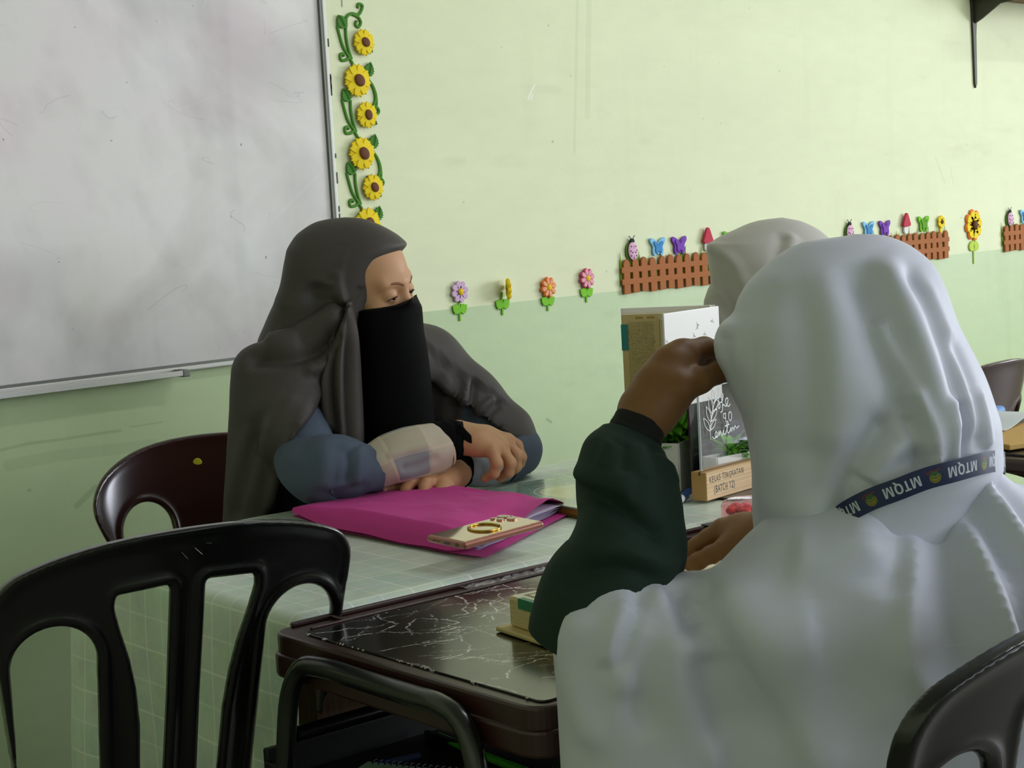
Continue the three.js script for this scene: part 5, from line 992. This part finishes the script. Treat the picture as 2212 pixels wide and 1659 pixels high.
// ---------------------------------------------------------------- the girl in the near white hijab
{
  const skin = std(0x80562e, 0.55, { sheen: 0.15, sheenColor: new THREE.Color(0x9a6a3a) });
  const lw = [[-.22, 1.037, 0, .021]][0], rw = [[-.055, .822, -.42, .024]][0];
  const raised = hand(
    [[[-.233, 1.024, .01, .019], [-.221, 1.041, 0, .022], [-.203, 1.063, -.01, .024], [-.188, 1.082, -.02, .019], [-.174, 1.094, -.03, .013]], [[-.217, 1.033, 0, .024], [-.196, 1.053, -.005, .022], [-.183, 1.062, .005, .016]], [[-.216, 1.04, 0, .024], [-.186, 1.077, -.03, .02], [-.17, 1.086, -.055, .012]]],
    [[[-.177, 1.095, -.03, .013], [-.15, 1.096, -.055, .011], [-.131, 1.091, -.07, .009], [-.117, 1.084, -.085, .008]], [[-.173, 1.088, -.05, .011], [-.148, 1.082, -.08, .01], [-.131, 1.075, -.095, .009], [-.12, 1.066, -.105, .008]], [[-.175, 1.08, -.06, .011], [-.152, 1.071, -.09, .009], [-.136, 1.065, -.1, .009]], [[-.179, 1.073, -.065, .009], [-.16, 1.062, -.09, .009], [-.147, 1.056, -.095, .007]],
      [[-.186, 1.057, 0, .013], [-.162, 1.067, -.005, .013], [-.141, 1.072, -.025, .011], [-.123, 1.072, -.045, .009]]]);
  const writing = hand(
    [[[-.046, .822, -.42, .024], [-.068, .819, -.44, .023], [-.089, .82, -.455, .016]], [[-.048, .821, -.41, .022], [-.072, .811, -.415, .016], [-.092, .804, -.42, .013]], [[-.045, .82, -.43, .023], [-.069, .811, -.475, .018], [-.087, .805, -.49, .013]]],
    [[[-.088, .821, -.455, .013], [-.109, .81, -.46, .011], [-.124, .8, -.465, .01], [-.133, .787, -.47, .009]], [[-.088, .81, -.475, .012], [-.104, .796, -.485, .01], [-.114, .785, -.49, .009], [-.121, .777, -.49, .008]], [[-.085, .8, -.495, .011], [-.097, .785, -.505, .009], [-.105, .775, -.505, .009]], [[-.081, .793, -.505, .01], [-.09, .779, -.515, .009], [-.095, .77, -.515, .008]],
      [[-.086, .804, -.42, .013], [-.109, .794, -.43, .011], [-.124, .783, -.445, .011], [-.135, .777, -.455, .009]]]);
  const joints = {
    girth: 0.8, pelvis: [0.06, 0.55, 0.06], waist: [0.05, 0.72, 0.05], chest: [0.02, 0.80, 0.02], neckBase: [0.0, 0.915, 0.0], neck: [-0.01, 0.99, -0.005],
    arms: [[[-0.10, 0.825, 0.08, 0.038], [[-.274, .796, .045, .034]][0], [...lw.slice(0, 3), 0.021]], [[0.13, 0.845, -0.1, 0.042], [0.16, 0.79, -0.26, 0.036], [...rw.slice(0, 3), 0.023]]],
    legs: [[[0.0, 0.53, 0.08, 0.08], [-0.27, 0.54, -0.16, 0.055], [-0.28, 0.08, -0.17, 0.038], [-0.36, 0.04, -0.25, 0.028]], [[0.1, 0.53, -0.02, 0.08], [-0.15, 0.54, -0.3, 0.055], [-0.16, 0.08, -0.31, 0.038], [-0.24, 0.04, -0.39, 0.028]]],
  };
  const t = person('seated girl, back turned, in a pale white hijab with a lettered navy lanyard', { at: [1.437, 0, 2.035], yaw: YAWV }, joints, { at: [-0.005, 1.07, -0.005], yaw: -2.42, pitch: 0.2, roll: 0 }, [raised, writing], skin);
  nails(t, [[-.136, .78, -.448, .004]].map((p) => [...p, -0.5, -0.4]), std(0x9c6a44, 0.35));

  const white = cloth(0xd0d2e2, 0.6, { sheen: 0.4, sheenRoughness: 0.35, sheenColor: new THREE.Color(0xffffff), bumpScale: 0.0001 });
  const green = cloth(0x102a1f, 0.85, { sheen: 0.15 }), black = cloth(0x0c0b0c, 0.85);
  const hood = loft({
    left: [[.001, 1.208], [-.023, 1.208], [-.049, 1.203], [-.073, 1.193], [-.089, 1.182], [-.103, 1.17], [-.113, 1.158], [-.121, 1.142], [-.125, 1.124], [-.127, 1.105], [-.126, 1.081], [-.124, 1.052], [-.119, 1.023], [-.114, .999], [-.111, .967], [-.111, .924], [-.11, .9], [-.111, .863]],
    flap: [[-.097, 1.169], [-.112, 1.151], [-.127, 1.131], [-.138, 1.123], [-.144, 1.112], [-.146, 1.103], [-.145, 1.091], [-.136, 1.069], [-.128, 1.046], [-.12, 1.027], [-.114, 1.003], [-.109, .931]],
    right: [[.001, 1.208], [.019, 1.207], [.037, 1.203], [.059, 1.191], [.078, 1.172], [.088, 1.149], [.098, 1.116], [.114, 1.081], [.124, 1.059], [.133, 1.031], [.139, 1.007], [.14, .982], [.14, .966], [.123, .938], [.102, .851]],
    depth: [[1.215, 0.0, 0.10, 0.10], [1.18, 0.0, 0.10, 0.10], [1.12, 0.0, 0.115, 0.12], [1.05, 0.0, 0.125, 0.13], [0.98, 0.0, 0.125, 0.14], [0.9, -0.01, 0.12, 0.14], [0.86, -0.01, 0.1, 0.14]], rows: 190, cols: 220, n: 2.15, crown: 0.09,
  });
  sculpt(hood, [
    { p: [[-.136, 1.144], [-.133, 1.104], [-.122, 1.054], [-.11, 1.013], [-.108, .958]], w: 0.012, h: 0.006 }, { p: [[-.143, 1.131], [-.138, 1.086], [-.118, 1.027], [-.116, .959]], w: 0.014, h: -0.009 }, { p: [[-.102, 1.156], [-.105, 1.102], [-.107, 1.04], [-.108, .967], [-.108, .922]], w: 0.007, h: 0.007, soft: 3 }, { p: [[-.07, 1.172], [-.068, 1.082], [-.07, 1.001], [-.069, .938]], w: 0.014, h: -0.007 }, { p: [[-.085, 1.19], [-.087, 1.128], [-.087, 1.039], [-.089, .948]], w: 0.02, h: 0.004 }, { p: [[-.041, 1.197], [-.045, 1.126], [-.05, 1.059], [-.059, .992]], w: 0.026, h: 0.008 },
    { p: [[-.014, 1.186], [-.009, 1.142], [.007, 1.087], [.023, 1.037], [.037, .986]], w: 0.022, h: -0.014 }, { p: [[.006, 1.192], [.018, 1.149], [.033, 1.104], [.049, 1.045], [.06, .985]], w: 0.014, h: 0.017, soft: 1.6 }, { p: [[-.003, 1.137], [.003, 1.112], [.02, 1.073], [.036, 1.027], [.045, .984]], w: 0.010, h: 0.011 },
    { p: [[.028, 1.184], [.042, 1.148], [.055, 1.107], [.066, 1.062], [.073, 1.021], [.076, .984]], w: 0.011, h: -0.013 }, { p: [[.041, 1.174], [.055, 1.129], [.069, 1.088], [.082, 1.043], [.087, .993]], w: 0.012, h: 0.012 }, { p: [[.068, 1.111], [.082, 1.074], [.092, 1.029], [.095, .988]], w: 0.008, h: -0.010 }, { p: [[.093, 1.056], [.1, 1.024], [.103, .992]], w: 0.007, h: 0.009 },
    { p: [[-.006, 1.021], [-.025, .999], [-.04, .973], [-.047, .939]], w: 0.016, h: -0.022, keep: 1 }, { p: [[.042, .986], [.033, .99], [.01, .988], [-.012, .976], [-.029, .956]], w: 0.014, h: -0.013 }, { p: [[.038, 1.018], [.013, 1.01], [-.01, .989], [-.024, .967]], w: 0.018, h: 0.012 }, { p: [[.045, .981], [.039, 1.018], [.027, 1.055]], w: 0.007, h: 0.008, keep: 1 }, { p: [[.035, .977], [.027, 1.014], [.019, 1.037]], w: 0.007, h: -0.006 },
    { p: [[.068, .984], [.064, 1.017], [.061, 1.044]], w: 0.007, h: 0.010, keep: 1 }, { p: [[.074, .984], [.074, 1.016], [.073, 1.039]], w: 0.006, h: -0.009, keep: 1 },
  ]);
  part('hijab_hood', hood, white, t, 'rounded hood and front fall of the white hijab');
  // cape over back, shoulders and the left arm
  const sh = [[-.019, .893, .075, .065], [-.074, .866, .07, .06], [-.107, .845, .065, .057], [-.147, .791, .06, .055], [-.213, .812, .06, .07], [-.257, .83, .062, .07]], gather = [[.067, .953, .06, .05]][0];
  const torso = torsoField(joints, 0.3);
  const cape = nets((x, y, z) => {
    let d = curtain(x, y, z, sh[0], sh[1], sh[0][3], sh[1][3], 0.12);
    d = smin(d, curtain(x, y, z, sh[1], sh[2], sh[1][3], sh[2][3], 0.12), 0.03);
    d = smin(d, curtain(x, y, z, sh[3], sh[4], sh[3][3], sh[4][3], 0.05), 0.035);
    d = smin(d, curtain(x, y, z, sh[4], sh[5], sh[4][3], sh[5][3], 0.0), 0.012);
    d = smin(d, curtain(x, y, z, [0.10, 0.88, 0.02], [0.22, 0.86, -0.1], 0.072, 0.06, 0.07), 0.045);   // right shoulder
    d = smin(d, curtain(x, y, z, [-0.02, 0.80, 0.03], [0.12, 0.83, 0.035], 0.108, 0.105, 0.05), 0.05);     // back
    d = smin(d, seg(x, y, z, [gather[0] + 0.01, gather[1] - 0.01, 0.04], [gather[0] + 0.01, 0.8, 0.08], 0.05, 0.10), 0.04);
    d = smin(d, smax(torso(x, y, z) - 0.022, y - 0.93, 0.02), 0.04);
    return smax(d, 0.42 - y, 0.01);
  }, [-0.42, 0.40, -0.27], [0.46, 0.99, 0.34], 0.0062);
  sculpt(cape, [
    { p: [[.054, .946], [.054, .898], [.053, .844], [.054, .794]], w: 0.034, h: -0.026, keep: 1 }, { p: [[.041, .951], [.025, .909], [.011, .855], [.007, .814], [.017, .791], [.035, .772], [.057, .761]], w: 0.013, h: 0.017, soft: 1.8 }, { p: [[.068, .954], [.083, .906], [.095, .851], [.098, .805], [.088, .775], [.066, .761]], w: 0.013, h: 0.017 }, { p: [[.083, .96], [.102, .914], [.116, .863], [.124, .803]], w: 0.016, h: -0.014 }, { p: [[.098, .966], [.118, .931], [.139, .88]], w: 0.012, h: 0.014 }, { p: [[.11, .968], [.13, .935], [.15, .893]], w: 0.010, h: -0.01 },
    { p: [[.036, .954], [.017, .928], [.003, .901], [-.009, .861]], w: 0.03, h: -0.010 }, { p: [[-.018, .934], [-.02, .88], [-.013, .811], [.012, .736]], w: 0.04, h: 0.008 },
    { p: [[-.099, .911], [-.073, .903], [-.041, .911], [-.009, .925]], w: 0.022, h: 0.008 }, { p: [[-.175, .9], [-.163, .865], [-.13, .808], [-.096, .742], [-.067, .675]], w: 0.016, h: 0.010, soft: 2.2 }, { p: [[-.185, .885], [-.175, .848], [-.148, .796], [-.115, .72]], w: 0.018, h: -0.010 },
    { p: [[-.203, .882], [-.202, .863], [-.195, .849], [-.188, .864]], w: 0.010, h: -0.014 }, { p: [[-.212, .879], [-.235, .853], [-.253, .815], [-.262, .77]], w: 0.014, h: 0.010 }, { p: [[-.221, .873], [-.243, .833], [-.25, .788], [-.239, .731]], w: 0.014, h: -0.010 }, { p: [[-.25, .874], [-.267, .844], [-.278, .807]], w: 0.010, h: 0.008 }, { p: [[-.239, .881], [-.258, .838], [-.267, .802]], w: 0.009, h: -0.007 },
    { p: [[-.296, .868], [-.314, .828], [-.307, .772], [-.287, .716]], w: 0.014, h: 0.008 }, { p: [[-.2, .844], [-.21, .804], [-.195, .748], [-.171, .686]], w: 0.018, h: 0.009 }, { p: [[-.179, .82], [-.185, .784], [-.169, .728]], w: 0.018, h: -0.008 }, { p: [[-.163, .883], [-.142, .85], [-.106, .835], [-.075, .837]], w: 0.03, h: 0.008 },
  ]);
  part('hijab_cape', cape, white, t, 'broad white cape hanging over back and left arm');
  // lanyard across the nape
  const lan = canvasTex(2048, 128, (g, w, h) => {
    g.fillStyle = '#1a2450'; g.fillRect(0, 0, w, h);
    g.translate(w, h); g.rotate(Math.PI);
    for (let i = 0; i < 6; i++) {
      const x = 20 + i * 340; g.fillStyle = '#c3cad2'; g.font = 'bold 86px sans-serif'; g.fillText('MTQM', x, 95, 205);
      g.fillStyle = '#6f6c22'; g.beginPath(); g.ellipse(x + 270, 56, 31, 33, 0, 0, 7); g.fill(); g.fillStyle = '#2d5a2a'; g.beginPath(); g.ellipse(x + 270, 74, 22, 24, 0, 0, 7); g.fill();
      g.strokeStyle = '#8f8432'; g.lineWidth = 6; g.beginPath(); g.arc(x + 270, 60, 16, 3.4, 6); g.stroke(); g.beginPath(); g.arc(x + 270, 76, 16, 3.4, 6); g.stroke();
      g.fillStyle = '#5f262c'; g.fillRect(x + 292, 82, 18, 16); g.fillRect(x + 236, 92, 60, 10);
    }
  });
  const mid = [[-.048, .929, .08], [-.038, .944, .108], [-.018, .958, .125], [.006, .968, .134], [.032, .977, .136], [.06, .982, .132], [.09, .984, .112], [.116, .98, .075], [.142, .969, .02], [.157, .954, -.04]];
  const path = new THREE.CatmullRomCurve3(mid.map((p) => V(...p)), false, 'centripetal'), pos = [], uv = [], idx = [], NL = 120;
  for (let i = 0; i <= NL; i++) {
    const u = i / NL, p = path.getPointAt(u), T = path.getTangentAt(u), out = V(-T.z, 0, T.x).multiplyScalar(-1).normalize(); if (out.z < 0 && u < 0.7) out.negate();
    const up = V(0, 1, 0).addScaledVector(T, -T.y).normalize(), hw = 0.0105;
    for (const [s, o] of [[1, 0.0012], [1, 0], [-1, 0], [-1, 0.0012]]) { pos.push(p.x + up.x * hw * s + out.x * o, p.y + up.y * hw * s, p.z + up.z * hw * s + out.z * o); uv.push(0.03 + u * 0.92, s > 0 ? 1 : 0); }
  }
  for (let i = 0; i < NL; i++) for (let k = 0; k < 4; k++) { const a = i * 4 + k, b = i * 4 + (k + 1) % 4; idx.push(a, b, a + 4, b, b + 4, a + 4); }
  const lg = new THREE.BufferGeometry(); lg.setAttribute('position', new THREE.Float32BufferAttribute(pos, 3)); lg.setAttribute('uv', new THREE.Float32BufferAttribute(uv, 2)); lg.setIndex(idx); lg.computeVertexNormals();
  part('lanyard', lg, std(0xffffff, 0.45, { map: lan, side: THREE.DoubleSide }), t, 'navy lanyard printed MTQM with small crests, upside down');
  // green sleeve of the raised arm and its black cuff
  part('green_sleeve', sculpt(limb([[-.294, .809, .045, .062], [-.276, .855, .05, .064], [-.252, .9, .045, .06], [-.245, .94, .035, .053], [-.246, .972, .025, .053], [-.241, .996, .015, .047], [-.235, 1.009, .01, .034], [-.232, 1.014, .008, .029]], { rows: 120, cols: 70, ripple: 0.0016, freq: 60, wob: 0.006, hold: [0.05, 0.02], phase: 2 }), [
    { p: [[-.299, .971], [-.277, .966], [-.25, .951], [-.219, .928]], w: 0.008, h: -0.012, keep: 1 }, { p: [[-.301, .979], [-.272, .98], [-.236, .971]], w: 0.014, h: 0.008 }, { p: [[-.298, .91], [-.261, .917], [-.221, .901], [-.198, .886]], w: 0.012, h: 0.006 }, { p: [[-.322, .878], [-.294, .896], [-.257, .9], [-.217, .884]], w: 0.009, h: -0.008 },
    { p: [[-.259, 1.02], [-.267, 1.004], [-.27, .993]], w: 0.005, h: 0.003 }, { p: [[-.245, 1.019], [-.249, 1.001], [-.249, .987]], w: 0.005, h: -0.004 }, { p: [[-.232, 1.016], [-.231, .995], [-.23, .981]], w: 0.005, h: 0.003 }, { p: [[-.221, 1.013], [-.215, .994], [-.213, .98]], w: 0.005, h: -0.003 },
  ]), green, t, 'dark green sleeve of the raised left arm');
  part('black_cuff', limb([[-.237, 1.006, .01, .028], [-.232, 1.016, .008, .029], [-.227, 1.026, .006, .028], [-.222, 1.035, .003, .025]], { rows: 40, cols: 50, ripple: 0.0005, freq: 500 }), black, t, 'black knitted cuff');
  part('cuff_thread', tube([[-.257, 1.022, .01], [-.262, 1.023, .01], [-.263, 1.019, .01], [-.26, 1.015, .01]], 0.0012, 16, 6), black, t);
  part('right_sleeve', limb([[0.13, 0.84, -0.1, 0.055], [0.16, 0.79, -0.26, 0.052], [[-.014, .818, -.4, .036]][0], [[-.029, .82, -.41, .03]][0]], { rows: 50, cols: 44, ripple: 0.002, freq: 60 }), green, t);
  part('robe', robeGeo(joints, 0.006, 0.3), green, t);
}

// ---------------------------------------------------------------- the girl further back with the open book
{
  const skin = std(0x80562e, 0.55);
  const lw = [[-.23, .846, .16, .022]][0];
  const holding = hand([[[-.23, .846, .16, .022], [-.256, .846, .17, .02], [-.272, .85, .175, .014]], [[-.229, .84, .15, .02], [-.263, .831, .165, .014]]],
    [[[-.269, .854, .175, .01], [-.283, .848, .19, .009], [-.291, .837, .195, .008]], [[-.268, .846, .175, .01], [-.279, .838, .19, .009], [-.286, .828, .195, .008]], [[-.263, .836, .17, .009], [-.274, .829, .185, .009], [-.278, .821, .19, .007]], [[-.258, .829, .165, .009], [-.265, .822, .175, .008], [-.267, .815, .18, .007]], [[-.256, .853, .17, .011], [-.271, .865, .18, .009], [-.281, .873, .185, .009]]]);
  const joints = {
    pelvis: [0.06, 0.55, -0.04], waist: [0.05, 0.72, -0.03], chest: [0.02, 0.86, -0.02], neckBase: [0.0, 0.99, 0.0], neck: [-0.01, 1.05, 0.0],
    arms: [[[-0.06, 0.92, 0.13, 0.042], [-0.08, 0.8, 0.2, 0.036], [...lw.slice(0, 3), 0.022]], [[0.02, 0.92, -0.15, 0.042], [-0.1, 0.79, -0.16, 0.036], [-0.2, 0.8, -0.02, 0.024]]],
    legs: [[[0.0, 0.53, 0.05, 0.08], [-0.24, 0.54, 0.16, 0.055], [-0.24, 0.08, 0.16, 0.038], [-0.34, 0.04, 0.2, 0.028]], [[0.02, 0.53, -0.09, 0.08], [-0.27, 0.54, -0.06, 0.055], [-0.27, 0.08, -0.06, 0.038], [-0.37, 0.04, -0.04, 0.028]]],
  };
  const t = person('seated girl in a grey-white hijab behind the open book, farthest from the camera', { at: [2.576, 0, 1.15], yaw: YAWV }, joints, { at: [-0.03, 1.075, 0], yaw: -1.3, pitch: 0.2, roll: 0 }, [holding], skin);
  const white = cloth(0xb8b4ad, 0.6, { sheen: 0.4, sheenColor: new THREE.Color(0xffffff), bumpScale: 0.0001 });
  const hood = loft({
    left: [[-.032, 1.211], [-.075, 1.208], [-.124, 1.192], [-.147, 1.183], [-.165, 1.173], [-.175, 1.167], [-.174, 1.141], [-.17, 1.106], [-.169, 1.071], [-.17, 1.019], [-.176, .967], [-.19, .845]],
    flap: [[-.148, 1.114], [-.168, 1.096], [-.178, 1.079], [-.184, 1.059], [-.188, 1.029], [-.193, .968], [-.203, .845]],
    right: [[-.032, 1.211], [.003, 1.202], [.042, 1.178], [.074, 1.14], [.094, 1.092], [.105, 1.021], [.115, .933], [.129, .827]],
    depth: [[1.215, 0, 0.10, 0.10], [1.18, 0, 0.10, 0.10], [1.1, 0, 0.12, 0.12], [1.0, 0, 0.13, 0.14], [0.85, 0, 0.16, 0.16]], rows: 120, cols: 130, n: 2.15, crown: 0.09,
  });
  sculpt(hood, [{ p: [[-.181, 1.101], [-.163, 1.076], [-.139, 1.033], [-.133, .973]], w: 0.012, h: -0.014, keep: 1 }, { p: [[-.19, 1.077], [-.172, 1.051], [-.149, 1.008]], w: 0.014, h: 0.008 }, { p: [[-.184, 1.169], [-.143, 1.142], [-.113, 1.073]], w: 0.012, h: 0.006 }, { p: [[-.024, 1.186], [-.043, 1.137], [-.054, 1.07]], w: 0.012, h: 0.007 }, { p: [[-.041, 1.187], [-.06, 1.138], [-.071, 1.071]], w: 0.012, h: -0.007 }]);
  part('hijab_hood', hood, white, t, 'grey-white peaked hood');
  part('hijab_cape', nets((x, y, z) => {
    let d = curtain(x, y, z, [0.0, 0.95, 0.05], [-0.04, 0.9, 0.14], 0.09, 0.07, 0.12); d = smin(d, curtain(x, y, z, [0.0, 0.95, -0.05], [0.02, 0.9, -0.16], 0.09, 0.07, 0.12), 0.03);
    d = smin(d, curtain(x, y, z, [-0.05, 0.93, 0], [0.06, 0.93, 0], 0.1, 0.1, 0.1), 0.03); return smax(d, 0.56 - y, 0.01);
  }, [-0.3, 0.54, -0.32], [0.3, 1.06, 0.32], 0.01), white, t);
  part('sleeve', limb([[-0.06, 0.92, 0.13, 0.05], [-0.08, 0.8, 0.2, 0.045], [[-.213, .843, .15, .03]][0]], { rows: 40, cols: 36, ripple: 0.002 }), cloth(0x1a2440, 0.8), t);
  part('sleeve', limb([[0.02, 0.92, -0.15, 0.05], [-0.1, 0.79, -0.16, 0.045], [-0.19, 0.8, -0.03, 0.032]], { rows: 40, cols: 36, ripple: 0.002 }), cloth(0x1a2440, 0.8), t);
  part('robe', robeGeo(joints, 0.012, 0.9), cloth(0x1a2440, 0.8), t);

  // the book she holds open: spine to the right, pages seen in the far leaf, cover of the near leaf towards the camera
  const sp = [[2.269, .988, 1.18]][0], k = thing('open_book', 'white-covered book with two columns of cream print, held open and upright', 'book', [sp[0], 0, sp[2]], -YAWV);
  const pageTex = canvasTex(1024, 1280, (g, w, h) => {
    g.fillStyle = '#cdbf94'; g.fillRect(0, 0, w, h); g.fillStyle = 'rgba(190,160,90,0.35)'; g.fillRect(0, 0, w * 0.42, h);
    g.fillStyle = 'rgba(150,120,40,0.7)'; g.fillRect(w * 0.16, 38, 90, 34); g.fillRect(w * 0.29, 38, 90, 34);
    g.fillStyle = 'rgba(60,56,44,0.75)'; for (let y = 120; y < h - 60; y += 21) { let x = 70; while (x < w * 0.36) { const L = rr(6, 26); g.fillRect(x, y + rr(-1, 1), L, rr(5, 10)); x += L + rr(4, 8); } }
    g.strokeStyle = '#7d7850'; g.lineWidth = 9; g.strokeRect(w * 0.43, 84, w * 0.56, h - 130); g.lineWidth = 3; g.strokeRect(w * 0.45, 110, w * 0.54, h - 180);
    g.fillStyle = 'rgba(44,40,30,0.9)'; g.strokeStyle = g.fillStyle; g.lineCap = 'round';
    for (let y = 190; y < h - 120; y += 100) { let x = w * 0.97; while (x > w * 0.5) { const L = rr(26, 70); g.lineWidth = rr(5, 9); g.beginPath(); g.moveTo(x, y); g.quadraticCurveTo(x - L * 0.5, y + rr(6, 26), x - L, y + rr(-6, 6)); g.stroke(); for (let q = 0; q < 3; q++) g.fillRect(x - rr(0, L), y + rr(-34, 26), 6, 5); if (rnd() < 0.5) { g.beginPath(); g.moveTo(x - L * 0.4, y); g.lineTo(x - L * 0.36, y - rr(20, 42)); g.stroke(); } x -= L + rr(6, 18); } }
  });
  const floral = canvasTex(512, 512, (g, w, h) => { g.fillStyle = '#e6e2e2'; g.fillRect(0, 0, w, h); for (let i = 0; i < 26; i++) { const x = rr(0, w), y = rr(0, h); g.save(); g.translate(x, y); g.rotate(rr(0, 6)); g.strokeStyle = `rgba(60,60,64,${rr(0.35, 0.8)})`; g.lineWidth = 3; for (let q = 0; q < 4; q++) { g.beginPath(); g.moveTo(0, 0); g.quadraticCurveTo(8 + q * 4, -14, 4 + q * 9, -26 + q * 4); g.stroke(); } g.restore(); } });
  const cream = std(0xc9bb92, 0.8), coverM = std(0xffffff, 0.35, { map: floral, clearcoat: 0.7, clearcoatRoughness: 0.12 });
  const H0 = [[-.347, .853]][0][1] - 0.02, H1 = 1.068, hgt = 0.16, yb = H1 - hgt;
  const far = new THREE.Group(); far.name = 'far_leaf'; far.rotation.y = -0.28; k.add(far);      // runs to the left of the spine
  part('far_cover', box(0.168, hgt, 0.004, -0.084, yb + hgt / 2, -0.03, 0.0012), coverM, far);
  part('page_block', box(0.158, hgt - 0.012, 0.026, -0.083, yb + hgt / 2 - 0.004, -0.015, 0.002), cream, far);
  const pg = new THREE.PlaneGeometry(0.158, hgt - 0.012); part('printed_page', pg.translate(-0.083, yb + hgt / 2 - 0.004, -0.0015), std(0xffffff, 0.75, { map: pageTex }), far, 'cream page with two columns of print');
  part('index_tab', box(0.012, 0.046, 0.001, -0.157, yb + hgt - 0.05, -0.0005), std(0x1f7f80, 0.5), far, 'teal index tab');
  const near = new THREE.Group(); near.name = 'near_leaf'; near.rotation.y = 0.86; k.add(near);
  part('near_cover', box(0.165, hgt, 0.004, -0.0825, yb + hgt / 2, 0.012, 0.0012), coverM, near);
  part('page_block', box(0.155, hgt - 0.012, 0.010, -0.08, yb + hgt / 2 - 0.003, 0.004, 0.002), cream, near);
  part('spine', box(0.008, hgt, 0.036, 0.002, yb + hgt / 2, -0.012, 0.003), coverM, k);
}

renderer.render(scene, camera);
